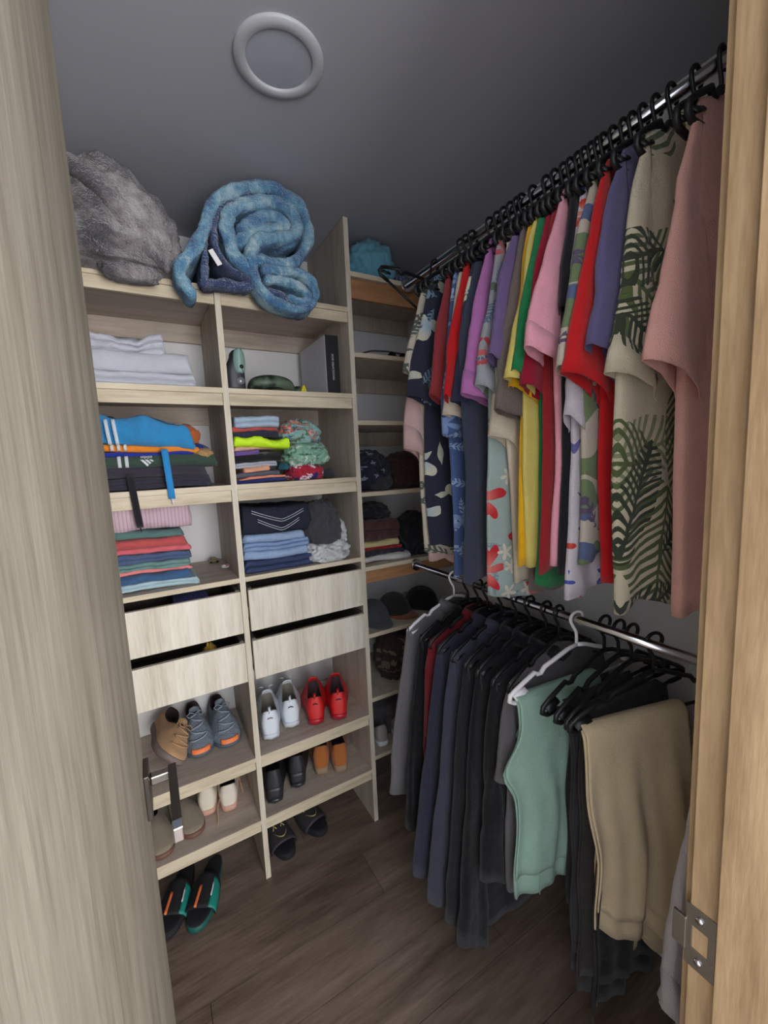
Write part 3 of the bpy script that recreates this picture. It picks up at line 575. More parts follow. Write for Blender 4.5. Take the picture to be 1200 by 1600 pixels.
folded('folded_shorts', 'royal blue shorts with only their edge showing in the sport stack', 'clothes', -.94, -.60, .02, z+.108, .016, fab('royal blue polyester', (34, 50, 150), rough=.6), leaves=1, seed=14, wv=wv, group=GS)
crumple('folded_shorts', 'royal blue bundled cloth behind the orange shorts', 'clothes', -.585, .10, z+.10, .04, .05, .05, fab('royal blue cloth', (30, 48, 150)), 6, .3, 4)
crumple('folded_shorts', 'tan cloth tucked behind the green track pants', 'clothes', -.575, .055, z+.10, .032, .04, .035, fab('tan cloth', (176, 140, 92)), 7, .3, 4)
osn = folded('folded_shorts', 'bright orange shorts with white stripes under the light blue shorts', 'clothes', -.945, -.585, .018, z+.122, .024, fab('orange polyester', (236, 138, 40), rough=.6), leaves=1, seed=15, wv=wv, group=GS, tilt=-.02)
for k in range(3): MB().grid([[(xx+.018*k, -.005-.004*math.sin(PI*f), .002+.020*f) for xx in (0, .009)] for f in [q/5 for q in range(6)]]).build('white_stripe', fab('white stripe', (216, 214, 214)), osn, solid=.002, loc=(-.085, .004, .006))
crumple('rolled_cloth', 'rust orange rolled cloth behind the light blue shorts', 'clothes', -.615, .14, z+.155, .045, .04, .07, fab('rust cloth', (190, 100, 50)), 8, .3, 4)
bsn = folded('folded_shorts', 'light blue shorts with two white stripes on top of the sport stack', 'clothes', -.945, -.605, .012, z+.143, .105, fab('light blue polyester', (52, 146, 206), rough=.5, bump=.5), leaves=1, seed=16, wv=wv, group=GS, amp=.03, h1=.085, rough=.011, tilt=-.035, end=.12)
for k in range(2): MB().grid([[(xx+.020*k-.006*f, -.010-.008*math.sin(PI*f), .004+.078*f) for xx in (0, .010)] for f in [q/8 for q in range(9)]]).build('white_stripe', fab('white stripe', (206, 214, 226)), bsn, solid=.002, loc=(-.078, .004, .002))
mb = MB(); mb.grid([[(.075+.010*s_+.008*f, -.010-.006*math.sin(PI*f), -.012-.165*f) for s_ in (-1, 1)] for f in [q/12 for q in range(13)]]); mb.build('drawstring', fab('blue cord', (50, 140, 205)), bsn, solid=.003, loc=(0, -.012, 0))
MB().tube([(.083, -.022, -.176), (.085, -.022, -.196)], .0022, 8).build('aglet', Wht, bsn)
# row 2, right: mixed stack
z = 1.597; wv = wave(9, .006); GM = 'folded t-shirts in the mixed colour stack'
def stack(items, x0, x1, yf, z, wv, group, seed, suffix):
    for i, (nm, lab, c, h, leaves, dx0, dx1) in enumerate(items):
        m = c if not isinstance(c, tuple) else fab(nm+' %d' % seed+str(i), c)
        folded(nm, lab, 'clothes', x0+dx0, x1+dx1, yf+.004*((i*7) % 3), z, h, m, leaves=leaves, seed=seed+i, wv=wv, group=group, rough=.008); z += h*.97
    return z
z = stack([('folded_shirt', 'navy blue folded shirt at the bottom of the mixed colour stack', (46, 56, 116), .016, 1, 0, 0),
           ('folded_shirt', 'thin peach folded shirt just above the navy one at the bottom of the mixed stack', (236, 150, 120), .009, 1, .01, 0),
           ('folded_shirt', 'grey blue folded shirt below the crumpled peach one in the mixed stack', (96, 98, 112), .018, 1, 0, -.02),
           ('folded_shirt', 'peach folded shirt in the lower mixed stack', (232, 168, 138), .018, 1, .03, -.06),
           ('folded_shirt', 'pale grey folded shirt with a red edge in the lower mixed stack', (178, 182, 192), .018, 2, 0, -.03),
           ('folded_shirt', 'black folded shirt in the middle of the mixed colour stack', (34, 34, 38), .030, 1, 0, -.01),
           ('folded_shirt', 'purple folded shirt above the black one in the mixed stack', (112, 84, 160), .018, 1, 0, -.10),
           ('folded_shirt', 'beige pink folded shirt under the neon one', (214, 170, 150), .018, 1, 0, -.03)], -.474, -.285, .02, z, wv, GM, 60, '')
neon = N('neon yellow'); neon.b.inputs['Base Color'].default_value = lin((212, 255, 40)); v_ = neon.coord(); neon.bump(neon.noise(v_, 24, 3), .4, .006); neon = neon.done(lin((206, 250, 36)), .7)
folded('folded_shirt', 'neon yellow folded shirt draped over the mixed colour stack', 'clothes', -.476, -.270, .008, z-.006, .034, neon, leaves=1, seed=70, wv=wave(4, .010), amp=.02, group=GM, rough=.010, tilt=-.015); z += .028
z = stack([('folded_shirt', 'dark navy folded shirt just above the neon one', (50, 52, 72), .024, 1, 0, -.02),
           ('folded_shirt', 'coral red folded shirt near the top of the mixed stack', (196, 88, 80), .015, 1, 0, -.015),
           ('folded_shirt', 'pale blue folded shirt on top of the mixed colour stack', (176, 196, 216), .042, 2, .01, -.01)], -.474, -.285, .02, z, wv, GM, 72, '')
crumple('folded_shirt', 'teal folded cloth end beside the black shirt in the mixed stack', 'clothes', -.282, .09, 1.640, .022, .05, .03, fab('teal cloth', (30, 96, 112)), 12, .2, 4)
aq = patt('aqua floral print', (150, 186, 180), [('l', 22, 5.1, .5, .18, 6, (60, 110, 130), .9), ('f', 24, 2.2, 5, .5, (214, 96, 84), .5, (238, 180, 160)), ('l', 26, 3.1, .5, .14, 0, (86, 130, 100), .6)])
gf = patt('green floral print', (140, 184, 160), [('l', 24, 6.1, .5, .13, 7, (70, 100, 90), .9), ('l', 28, 9.1, .5, .10, 0, (206, 216, 206), .7)])
usa = patt('red white blue print', (186, 44, 66), [('l', 20, 7, .5, .25, 0, (48, 50, 116), .5), ('f', 30, 3.5, 5, .45, (226, 220, 230), .6)])
crumple('rolled_shorts', 'red, white and blue patterned shorts rolled under the floral ones', 'clothes', -.19, .10, 1.597, .078, .10, .075, usa, 21, .30, 5, freq=1.4)
crumple('rolled_shorts', 'mint green floral shorts rolled in the middle of the right pile', 'clothes', -.18, .11, 1.655, .095, .11, .105, gf, 22, .30, 5, freq=1.5)
crumple('rolled_shorts', 'aqua floral shorts bunched on top of the right pile', 'clothes', -.205, .11, 1.742, .092, .11, .098, aq, 23, .30, 5, freq=1.4)
crumple('rolled_socks', 'dark grey rolled socks beside the patterned shorts', 'clothes', -.098, .06, 1.597, .026, .03, .04, fab('dark sock', (58, 58, 62)), 24, .2, 4)
# row 3, left
z = 1.254; wv = wave(12, .005); GL = 'folded t-shirts in the left stack under the striped shirt'
z = stack([('folded_shirt', 'pale aqua folded shirt at the bottom of the left stack', (176, 200, 208), .026, 2, 0, .015),
           ('folded_shirt', 'steel blue folded shirt second from the bottom of the left stack', (62, 96, 136), .030, 1, 0, -.005),
           ('folded_shirt', 'salmon pink folded shirt showing as a thin line low in the left stack', (236, 138, 134), .014, 1, 0, -.005),
           ('folded_shirt', 'sea green folded shirt in the lower left stack', (110, 146, 142), .026, 2, 0, -.005),
           ('folded_shirt', 'slate blue folded shirt in the middle of the left stack', (78, 96, 132), .030, 2, 0, 0),
           ('folded_shirt', 'pink folded shirt below the brick red one in the left stack', (218, 106, 116), .022, 1, 0, 0),
           ('folded_shirt', 'brick red folded shirt in the upper left stack', (190, 84, 84), .034, 1, 0, -.015),
           ('folded_shirt', 'grey teal folded shirt just under the striped shirt', (88, 122, 118), .026, 1, 0, -.02)], -.955, -.645, .025, z, wv, GL, 90, '')
st_m = stripes('pink pinstripe', (196, 168, 176), (168, 146, 162), .011, 0, .72)
folded('folded_shirt', 'pink pinstriped shirt loosely folded on top of the left stack', 'clothes', -.955, -.635, .028, z, .085, st_m, leaves=1, seed=99, wv=wave(3, .008), amp=.03, group=GL, rough=.010, h1=.105, end=.1)
t = thing('toy_car', 'tiny olive toy at the back right of the left shelf', 'toy', (-.541, .34, 1.254))
mb = MB(); mb.box(-.022, .022, -.012, .012, .004, .014); mb.box(-.012, .010, -.010, .010, .014, .022); mb.build('body', plain('olive paint', (116, 104, 70)), t, False, bevel=.003)
for sx in (-1, 1): MB().tube([(sx*.013, -.014, .005), (sx*.013, .014, .005)], .005, 12).build('wheels', Void, t)
crumple('trinket', 'tiny red and white trinket near the divider on the left shelf', 'ornament', -.517, .20, 1.254, .017, .012, .016, patt('red white trinket', (214, 206, 210), [('f', 60, 2, 4, .5, (180, 40, 60), .5)]), 31, .6, 4)
# row 3, right: jeans
GJ = 'folded jeans in the right stack'
dj = denim('dark denim', (44, 50, 78), (70, 84, 120)); lj = denim('light denim', (112, 136, 176), (150, 172, 204)); lj2 = denim('pale denim', (128, 152, 190), (166, 186, 214)); bd = denim('black denim', (34, 38, 50), (46, 50, 64))
wv = wave(14, .005); z = 1.254
folded('folded_jeans', 'dark blue folded jeans at the bottom of the jeans stack', 'jeans', -.472, -.195, .02, z, .048, dj, leaves=2, seed=101, wv=wv, group=GJ, tilt=.006)
folded('folded_jeans', 'light blue folded jeans lowest of the three pale ones', 'jeans', -.472, -.215, .028, z+.047, .036, lj2, leaves=1, seed=102, wv=wv, group=GJ)
folded('folded_jeans', 'light blue folded jeans in the middle of the three pale ones', 'jeans', -.472, -.21, .024, z+.082, .032, lj, leaves=2, seed=103, wv=wv, group=GJ)
folded('folded_jeans', 'light blue folded jeans just under the black ones', 'jeans', -.472, -.225, .028, z+.113, .036, lj2, leaves=1, seed=104, wv=wv, group=GJ, end=.1)
bjn = folded('folded_jeans', 'black denim jeans with curved white pocket stitching on top of the jeans stack', 'jeans', -.472, -.20, .016, z+.147, .105, bd, leaves=1, seed=105, wv=wv, group=GJ, amp=.01)
stc = plain('pale stitching', (196, 200, 210), .7)
for o_, w_ in ((0, 1), (-.009, 1), (-.034, .8), (-.043, .8)):
    P = [(-.10*w_+.20*w_*f, -.0035-.0025*math.sin(PI*min(1, max(0, (.09+o_)/.105))), .088+o_-.036*(1-abs(2*f-1.15)**1.2 if f < .6 else 1-((f-.55)/.45)**1.3*.95)) for f in [q/20 for q in range(21)]]
    MB().tube([(a, b-.004, c) for a, b, c in P], .0011, 6).build('stitching', stc, bjn)
crumple('bundled_trousers', 'charcoal trousers bundled into a roll beside the jeans', 'clothes', -.145, .09, 1.335, .085, .12, .175, fab('charcoal cotton', (70, 68, 74)), 33, .30, 5, freq=1.2)
crumple('crumpled_cloth', 'white crumpled cloth beside the jeans stack', 'clothes', -.125, .085, 1.254, .100, .11, .10, fab('off white cloth', (204, 206, 206)), 34, .45, 5, freq=1.6)
crumple('crumpled_cloth', 'white crumpled cloth standing up against the panel beside the charcoal roll', 'clothes', -.065, .10, 1.30, .035, .08, .13, fab('off white cloth', (204, 206, 206)), 35, .4, 5, freq=1.6)
# drawer contents
folded('folded_cloth', 'royal blue folded cloth inside the upper left drawer', 'clothes', -.72, -.60, .03, 1.08, .115, fab('royal blue cotton', (38, 42, 130)), leaves=2, seed=120, rough=.008)
crumple('hair_scrunchie', 'golden yellow crumpled band inside the lower left drawer', 'accessory', -.62, .06, .89, .035, .03, .12, fab('gold satin', (200, 156, 60), rough=.4), 40, .5, 4, freq=1.8)

# ------------------------------------------------------------ blankets on top
def fur_mat(name, cols, sc_=9):
    k = N(name); v = k.coord(); n = k.noise(v, sc_, 4, .6); n2 = k.noise(v, 220, 3); k.bump(k.math('ADD', k.math('MULTIPLY', n2, 1), k.math('MULTIPLY', k.noise(v, 60, 3), 1.5)), .8, .01)
    st = list(zip((.34, .46, .55, .66), cols)); return k.done(k.ramp(k.math('ADD', n, k.math('MULTIPLY_ADD', n2, .1, -.05)), *st), 1.0, spec=.1, sheen=.5)
fur = fur_mat('grey faux fur', ((50, 46, 54), (88, 82, 88), (132, 124, 128), (182, 174, 176)), 7)
t = thing('fur_blanket', 'large mottled grey faux fur blanket heaped on top of the unit', 'blanket', (-.775, .055, 2.272))
crumple('heap', None, None, 0, .0, .0, .20, .19, .332, fur, 51, .22, 6, freq=.8, parent=t, fine=.02, flat=.35)
crumple('hanging_corner', None, None, .035, -.10, -.045, .085, .035, .075, fur, 52, .3, 4, parent=t, flat=.6)
rib = []
for i in range(30):
    f = i/29; a = PI*.95*(1-f); rib.append(Vector((-.16+.30*f, -.175-.0*math.sin(a), .25-.22*f+.03*math.sin(f*5))))
MB().tube([(p.x, p.y+.07*abs(2*(i/29)-1)-.005, p.z) for i, p in enumerate(rib)], [.012+.018*math.sin(PI*i/29) for i in range(30)], 12).build('seam_roll', fur, t)
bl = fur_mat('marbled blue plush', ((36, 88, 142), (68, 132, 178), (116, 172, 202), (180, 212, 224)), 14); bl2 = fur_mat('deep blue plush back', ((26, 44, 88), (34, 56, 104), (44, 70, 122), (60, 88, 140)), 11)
t = thing('rolled_blanket', 'marbled blue plush blanket rolled up and hanging over the front edge of the unit', 'blanket', (-.33, -.09, 2.272))
def ribbon(pts, th, y0, y1, name, mats=(0,), taper=.0, closedend=True, seed=0):
    # a thick folded layer following a centre line in the x-z plane, extruded into the shelf
    P = [at(80+u*.4, 180+v*.4, 'y', -.09+y0) for u, v in pts]; P = [Vector((p.x+.33, p.z-2.272)) for p in P]
    Q = []
    for i in range(len(P)-1):
        p0, p1, p2, p3 = P[max(i-1, 0)], P[i], P[i+1], P[min(i+2, len(P)-1)]
        for s in range(8):
            f = s/8; Q.append(.5*((2*p1)+(p2-p0)*f+(2*p0-5*p1+4*p2-p3)*f*f+(3*p1-p0-3*p2+p3)*f**3))
    Q.append(P[-1]); n = len(Q); loop = []
    def nrm(i):
        d = (Q[min(i+1, n-1)]-Q[max(i-1, 0)]).normalized(); return Vector((-d.y, d.x))
    A_ = [Q[i]+nrm(i)*th/2 for i in range(n)]; B_ = [Q[i]-nrm(i)*th/2 for i in range(n)]
    d1 = (Q[-1]-Q[-2]).normalized(); d0 = (Q[0]-Q[1]).normalized()
    def cap(c, d, a, b):
        return [c+(a-c)*math.cos(k*PI/4)+d*math.sin(k*PI/4)*th/2 for k in (1, 2, 3)]
    loop = A_+cap(Q[-1], d1, A_[-1], B_[-1])+B_[::-1]+cap(Q[0], d0, B_[0], A_[0])
    rows = []; NYs = [y0+.012, y0+.004, y0, y0+.0]; ys = [y0+.0]+[y0+(y1-y0)*q/14 for q in range(1, 15)]
    cen = [(A_[i]+B_[i])/2 for i in range(n)]
    cl = cen+[Q[-1]]*3+cen[::-1]+[Q[0]]*3
    for yi, yv in [(.0, y0-.006)]+[(1, y) for y in ys]:
        row = []
        for a, c in zip(loop, cl):
            q = a if yi else c+(a-c)*.55
            f = fbm((q.x*22, yv*14, q.y*22+seed), 3)*.007+fbm((q.x*70, yv*60, q.y*70+seed), 2)*.003; d = (a-c); d = d.normalized() if d.length > 1e-6 else d
            zq = q.y+d.y*f
            if yv > .075: zq = max(zq, .003)
            row.append((q.x+d.x*f, yv+.006*fbm((q.x*18, q.y*18, seed), 2), zq))
        rows.append(row)
    m = len(loop); mb = MB(); mb.grid(rows, True, 0)
    mb.M = [0]*len(mb.F)
    k = len(mb.V)
    # front face as a strip between matching sides
    nA = n
    for i in range(n-1):
        a, b = i, i+1; c, d = (2*n+2-i-0), (2*n+2-(i+1))
        mb.F.append((a, b, d, c)); mb.M.append(0)
    mb.F += [(n-1, n, n+1, n+2, n+3), (2*n+2, 2*n+3, 2*n+4, 2*n+5, 0)]; mb.M += [0, 0]
    return mb.build(name, mats, t)
blm = [bl]
ribbon([(545, 690), (505, 600), (570, 500), (612, 400), (650, 320), (760, 280), (880, 285), (965, 340), (1005, 420), (1005, 500), (960, 560), (880, 580), (820, 560)], .036, -.015, .36, 'outer_layer', blm, seed=1)
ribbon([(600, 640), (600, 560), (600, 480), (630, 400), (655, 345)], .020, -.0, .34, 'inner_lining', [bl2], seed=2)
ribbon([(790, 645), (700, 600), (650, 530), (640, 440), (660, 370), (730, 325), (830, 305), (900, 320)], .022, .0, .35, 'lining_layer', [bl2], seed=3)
ribbon([(775, 600), (720, 540), (690, 460), (695, 380), (760, 345), (860, 335), (935, 360), (965, 430), (940, 470), (860, 480), (800, 490), (780, 550)], .040, -.012, .36, 'middle_layer', blm, seed=4)
ribbon([(745, 440), (800, 405), (880, 395), (915, 430), (850, 440), (780, 455), (740, 490)], .036, .0, .34, 'core_layer', blm, seed=5)
ribbon([(800, 520), (760, 480), (800, 500), (880, 490), (940, 495)], .030, .01, .34, 'core_layer', blm, seed=6)
ribbon([(785, 545), (800, 630), (840, 700), (920, 745), (1000, 752), (1035, 710), (1025, 650), (970, 615), (890, 605), (840, 600)], .030, -.022, .33, 'lower_layer', blm, seed=7)
ribbon([(850, 640), (920, 650), (985, 680), (1005, 710), (985, 730), (940, 715)], .030, -.015, .30, 'lower_core', blm, seed=8)
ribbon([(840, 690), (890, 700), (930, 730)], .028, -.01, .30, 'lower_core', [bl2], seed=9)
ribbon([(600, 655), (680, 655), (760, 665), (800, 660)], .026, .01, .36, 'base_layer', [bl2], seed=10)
p_ = at(80+640*.4, 180+557*.4, 'y', -.10); MB().box(-.008, .008, -.002, .001, -.024, .024).build('care_tag', Wht, t, False, loc=(p_.x+.33, -.012, p_.z-2.272), rot=(0, -.55, 0))

# ------------------------------------------------------------ corner shelf contents
teal = fab('teal blue cloth', (104, 164, 184))
crumple('crumpled_cloth', 'teal blue crumpled cloth on the top corner shelf', 'clothes',   .175, .11, 2.411, .115, .10, .178, teal, 61, .32, 5, freq=1.3)
crumple('crumpled_cloth', 'grey blue patterned cloth beside the teal one on the top corner shelf', 'clothes', .305, .11, 2.411, .06, .08, .06, stripes('grey blue check', (104, 110, 138), (70, 76, 106), .012), 62, .35, 5)
crumple('crumpled_cloth', 'rust brown cloth at the right end of the top corner shelf', 'clothes', .42, .10, 2.411, .06, .08, .07, fab('rust brown cloth', (92, 50, 42)), 63, .35, 4)
t = thing('sunglasses', 'clear framed sunglasses with dark round lenses on the second corner shelf', 'glasses', (.20, .10, 2.101))
mb = MB(); mb.tube([(-.13, -.02, .006), (-.08, .0, .03), (-.03, .02, .046), (.04, .02, .05), (.14, .02, .045)], .004, 8); mb.tube([(-.12, .03, .006), (-.06, .03, .022), (.0, .03, .03)], .003, 8); mb.build('frame', plain('smoky plastic', (84, 84, 94), .25), t)
for xx in (.07, .13): MB().tube([(xx, .012, .024), (xx, .018, .024)], .024, 20).build('lens', plain('brown lens', (40, 30, 32), .15), t)
o = MB().tube([(0, 0, 0), (0, 0, .022), (0, 0, .026)], [.007, .007, .004], 12).build('bottle_cap', plain('green cap', (20, 58, 44), .4), loc=(.035, .06, 1.8285)); tag(o, 'small dark green cap beside the tall panel on the third corner shelf', 'cap')
dnv = patt('dark navy spotted cloth', (34, 36, 48), [('f', 26, 2, 4, .3, (120, 130, 146), .3)])
crumple('crumpled_bag', 'dark navy spotted bag on the left of the fourth corner shelf', 'bag', .125, .13, 1.529, .105, .11, .185, dnv, 64, .22, 5)
crumple('baseball_cap', 'black cap with a grey patch in front of the navy bag', 'hat', .145, .07, 1.529, .065, .055, .085, fab('black grey cloth', (52, 50, 54)), 65, .15, 5)
crumple('crumpled_cloth', 'dark brown garment heap beside the navy bag on the fourth corner shelf', 'clothes', .31, .13, 1.529, .12, .12, .165, fab('dark maroon brown', (58, 34, 32)), 66, .25, 5)
stack([('folded_shirt', 'white folded shirt at the bottom of the corner shelf stack', (206, 202, 200), .030, 1, 0, .03), ('folded_shirt', 'dark navy folded shirt in the corner shelf stack', (40, 40, 52), .022, 1, 0, .0), ('folded_shirt', 'red folded shirt in the corner shelf stack', (158, 34, 40), .018, 1, 0, -.01), ('folded_shirt', 'pale cream yellow folded shirt in the corner shelf stack', (206, 190, 136), .028, 1, 0, -.03), ('folded_shirt', 'thick dark brown folded sweater on top of the corner shelf stack', (76, 46, 44), .095, 2, 0, -.03)], .035, .255, .03, 1.206, wave(8, .005), 'folded clothes on the fifth corner shelf', 140, '')
crumple('crumpled_cloth', 'black crumpled cloth on top of the brown sweater', 'clothes', .14, .14, 1.395, .085, .09, .075, blk_m, 67, .4, 5)
crumple('crumpled_cloth', 'black garment heap behind the folded stack beside the pale pink shirt', 'clothes', .36, .14, 1.206, .11, .12, .20, blk_m, 68, .25, 5)
def cap(loc, label, m, mb_, rz):
    t = thing('baseball_cap', label, 'hat', loc, 'caps on the sixth corner shelf', (0, 0, rz))
    rows = []
    for i in range(12):
        a = PI/2*i/11; rows.append([(.078*math.cos(a)**.8*math.cos(b), .088*math.cos(a)**.8*math.sin(b), .095*math.sin(a)+.003) for b in [2*PI*k/32 for k in range(32)]])
    MB().grid(rows, True).build('crown', m, t, solid=.002)
    rows = []
    for i in range(7):
        r_ = i/6; rows.append([((.076+.0*r_)*math.sin(b)*(1-.1*r_), -(.082*math.cos(b)+.065*r_*math.cos(b)**.5 if math.cos(b) > 0 else 0), .006+.008*math.cos(b)*0-.008*math.sin(b)**2*r_+.004) for b in [(-.5+k/20)*PI*.98 for k in range(21)]])
    MB().grid(rows).build('brim', mb_, t, solid=.003)
    MB().tube([(0, 0, .097), (0, 0, .102)], .008, 12).build('button', m, t)
cap((.115, .14, .903), 'dark grey cap nearest the tall panel on the sixth corner shelf', fab('dark grey felt', (66, 66, 72)), fab('grey felt', (84, 84, 90)), 0)
cap((.255, .17, .903), 'black cap with an orange brown brim on the sixth corner shelf', fab('black felt', (44, 40, 42)), fab('orange brown suede', (140, 78, 44)), .2)
cap((.42, .17, .903), 'black cap farthest right on the sixth corner shelf', fab('black felt b', (30, 28, 30)), fab('black felt c', (30, 28, 30)), .5)
crumple('woven_bag', 'dark brown woven bag under the sixth corner shelf', 'bag', .235, .15, .602, .10, .10, .26, patt('brown weave', (58, 46, 42), [('l', 30, 2, .5, .2, 0, (110, 90, 78), .6)]), 71, .3, 5)
crumple('crumpled_cloth', 'grey knitted cloth behind the pale sneakers on the lowest corner shelf', 'clothes', .20, .20, .32, .13, .12, .2, fab('grey knit', (88, 84, 88)), 72, .25, 5)

# ------------------------------------------------------------ shoes
def shoe(name, label, cat, loc, rz, m_up, m_sole, m_in, L=.298, hb=.088, ht=.10, sole_h=.028, group=None, laces=None, toe=None, rot=None, loop=False, open_len=.42, heel=None, toe_h=.05, W=1.0, waves=False, mouth=1.0, tongue=True, stripe=None):
    t = thing(name, label, cat, loc, group, rot or (0, 0, rz))
    def foot(a, k=1.0):                       # heel at y=0, toe at y=L
        s, c = math.sin(a), math.cos(a); y = L*.5-L*.5*math.copysign(abs(c)**(.62 if c > 0 else .85), c)
        f = y/L; wd = (.037+.016*sst(.25, .72, f)-.004*math.sin(PI*min(1, f*2.2)))*W
        return Vector((wd*1.02*math.copysign(abs(s)**(.58+.17*sst(.2, .6, f)), s)*k, (y-L/2)*k+L/2, 0))
    n = 44; AA = [2*PI*k/n for k in range(n)]
    rows = []
    for k, z in ((.93, 0), (1.0, .006), (1.03, sole_h*.6), (1.01, sole_h), (.95, sole_h+.002)):
        row = []
        for a in AA:
            p = foot(a, k); lift = (.012*sst(.8, 1, p.y/L))+(.010*sst(.07, 0, p.y/L) if waves else 0)+(.006*abs(math.sin(a*5)) if waves and z < .01 else 0)
            row.append((p.x, p.y, z+lift*(1 if z < .02 else .5)))
        rows.append(row)
    MB().grid(rows, True, 0, True).build('sole', m_sole, t)
    oc = L*(.06+open_len/2); ol = L*open_len/2; ow = .031*W*mouth
    def rim(a):
        s, c = math.sin(a), math.cos(a); y = oc-ol*math.copysign(abs(c)**.8, c); f = (y-(oc-ol))/(2*ol)
        return Vector((ow*math.copysign(abs(s)**.7, s)*(1-.3*f), y, hb+.012*(1-sst(0, .25, f))-.014*math.sin(PI*f)+(ht-hb)*sst(.55, 1, f)))
    def surf(a, k):
        b = foot(a, .985); r_ = rim(a); fr = b.y/L; front = sst(.5, 1, fr)
        g = k**(1.25+.5*front); z0 = sole_h; z = z0+(r_.z-z0)*(k**(1.0-.25*front))
        if front > 0: z = z0+(toe_h-z0)*min(1, math.sin(min(1, k/.35)*PI/2))*front*1.0+(r_.z-z0)*(k**1.1)*(1-front)+ (r_.z-toe_h)*front*sst(.25, 1, k)
        bul = .006*math.sin(PI*k)
        return Vector((b.x+(r_.x-b.x)*g+math.copysign(bul, b.x)*(1-front), b.y+(r_.y-b.y)*g, z))
    rows = [[surf(a, k/14) for a in AA] for k in range(15)]
    up = MB().grid(rows, True).build('upper', m_up, t)
    rows = [[rim(a)+Vector((0, 0, .001)) for a in AA], [rim(a)*1+Vector((-.002*math.sin(a), 0, .004)) for a in AA], [Vector((rim(a).x*.86, oc+(rim(a).y-oc)*.92, rim(a).z-.002)) for a in AA], [Vector((rim(a).x*.9, oc+(rim(a).y-oc)*.95, sole_h+.014)) for a in AA], [Vector((rim(a).x*.05, oc+(rim(a).y-oc)*.05, sole_h+.012)) for a in AA]]
    MB().grid(rows, True).build('lining', m_in, t)
    if tongue:
        rows = []
        for i in range(8):
            f = i/7; rows.append([(.020*W*(1-.15*f)*u, oc+ol*(.98-.30*f)+.0, ht-.006+.026*f-.008*u*u) for u in [q/4-1 for q in range(9)]])
        MB().grid(rows).build('tongue', m_up, t, solid=.005)
    if laces:
        mb = MB()
        for i in range(5):
            k = .93-.12*i
            P = []
            for j_ in range(9):
                q = j_/8*2-1; a = PI-q*.42*(1+.12*i); s_ = surf(a % (2*PI), max(.1, k+.05*(q if i % 2 else -q))); P.append(s_+Vector((0, 0, .005)))
            mb.tube(P, .0030, 6)
        for sgn in (-1, 1):
            b0 = surf(PI, .95)+Vector((0, 0, .006)); mb.tube([b0, b0+Vector((sgn*.018, .004, .012)), b0+Vector((sgn*.032, .012, .006)), b0+Vector((sgn*.024, .022, 0)), b0+Vector((sgn*.004, .006, 0))], .0018, 6)
        mb.build('laces', laces, t)
    if toe:
        rows = [[surf(PI+q*.5, k)*1.0+Vector((0, .0015, .001)) for q in [x/6-1 for x in range(13)]] for k in (0, .05, .1, .15, .2)]
        MB().grid(rows).build('toe_cap', toe, t, solid=.003)
    if loop:
        p = rim(0); MB().tube([p+Vector((0, .003, -.01)), p+Vector((0, -.004, .008)), p+Vector((0, .001, .018)), p+Vector((0, .007, .004))], .006, 8, flat=.4).build('pull_tab', m_up, t)
    if heel:
        rows = [[surf((q*.5) % (2*PI), k)+Vector((0, -.0012, 0)) for q in [x/6-1 for x in range(13)]] for k in (.02, .15, .3, .42)]
        MB().grid(rows).build('heel_patch', heel, t, solid=.002)
    if stripe:
        p = surf(0, .72); MB().grid([[(xx*.011, p.y-.0035, p.z+zz+.002*math.cos(xx*2.5)) for zz in (-.002, .002)] for xx in (-1, -.5, 0, .5, 1)]).build('heel_mark', stripe, t, solid=.001)
    return t
wl = plain('white leather', (214, 220, 228), .45); wsol = plain('white rubber', (206, 212, 218), .5); rl = plain('red leather', (206, 34, 34), .5); rs = plain('red rubber', (176, 30, 44), .35); drk = plain('shoe lining dark', (66, 46, 52), .9); gin = plain('shoe lining grey', (120, 114, 104), .9)
SG = 'shoes on the shelves under the drawers'
shoe('sneaker', 'white sneaker nearest the divider, left of the white pair', 'shoe', (-.420, .055, .533), -.17, wl, wsol, gin, hb=.115, ht=.14, W=1.14, open_len=.46, waves=True, loop=True, laces=wl, group=SG, stripe=gin, sole_h=.032)
shoe('sneaker', 'white sneaker beside the red pair, right of the white pair', 'shoe', (-.325, .085, .533), -.2, wl, wsol, gin, hb=.115, ht=.14, W=1.14, open_len=.46, waves=True, loop=True, laces=wl, group=SG, stripe=drk, sole_h=.032)
shoe('sneaker', 'red sneaker beside the white pair, left of the red pair', 'shoe', (-.230, .045, .533), -.30, rl, rs, drk, hb=.115, ht=.14, W=1.14, open_len=.46, waves=True, loop=True, group=SG, stripe=drk, sole_h=.032)
shoe('sneaker', 'red sneaker nearest the right panel', 'shoe', (-.132, .022, .533), -.32, rl, rs, drk, hb=.115, ht=.14, W=1.14, open_len=.46, waves=True, loop=True, group=SG, stripe=drk, sole_h=.032)
gk = fab('grey knit mesh', (122, 132, 146), weave=250, bump=.8); gl = fab('light grey lace', (150, 160, 172)); gs = plain('slate rubber', (84, 94, 108), .7); og = plain('orange rubber', (238, 126, 70), .6)
shoe('sneaker', 'grey knit sneaker with orange toe, left of the grey pair', 'shoe', (-.685, .40, .533), PI+.02, gk, gs, drk, laces=gl, toe=og, group=SG, W=1.12, ht=.115, sole_h=.024)
shoe('sneaker', 'grey knit sneaker with orange toe beside the divider, right of the grey pair', 'shoe', (-.588, .40, .533), PI+.06, gk, gs, drk, laces=gl, toe=og, group=SG, W=1.12, ht=.115, sole_h=.024)
tan = fab('tan suede', (186, 146, 108)); tso = plain('taupe rubber', (122, 106, 100), .8)
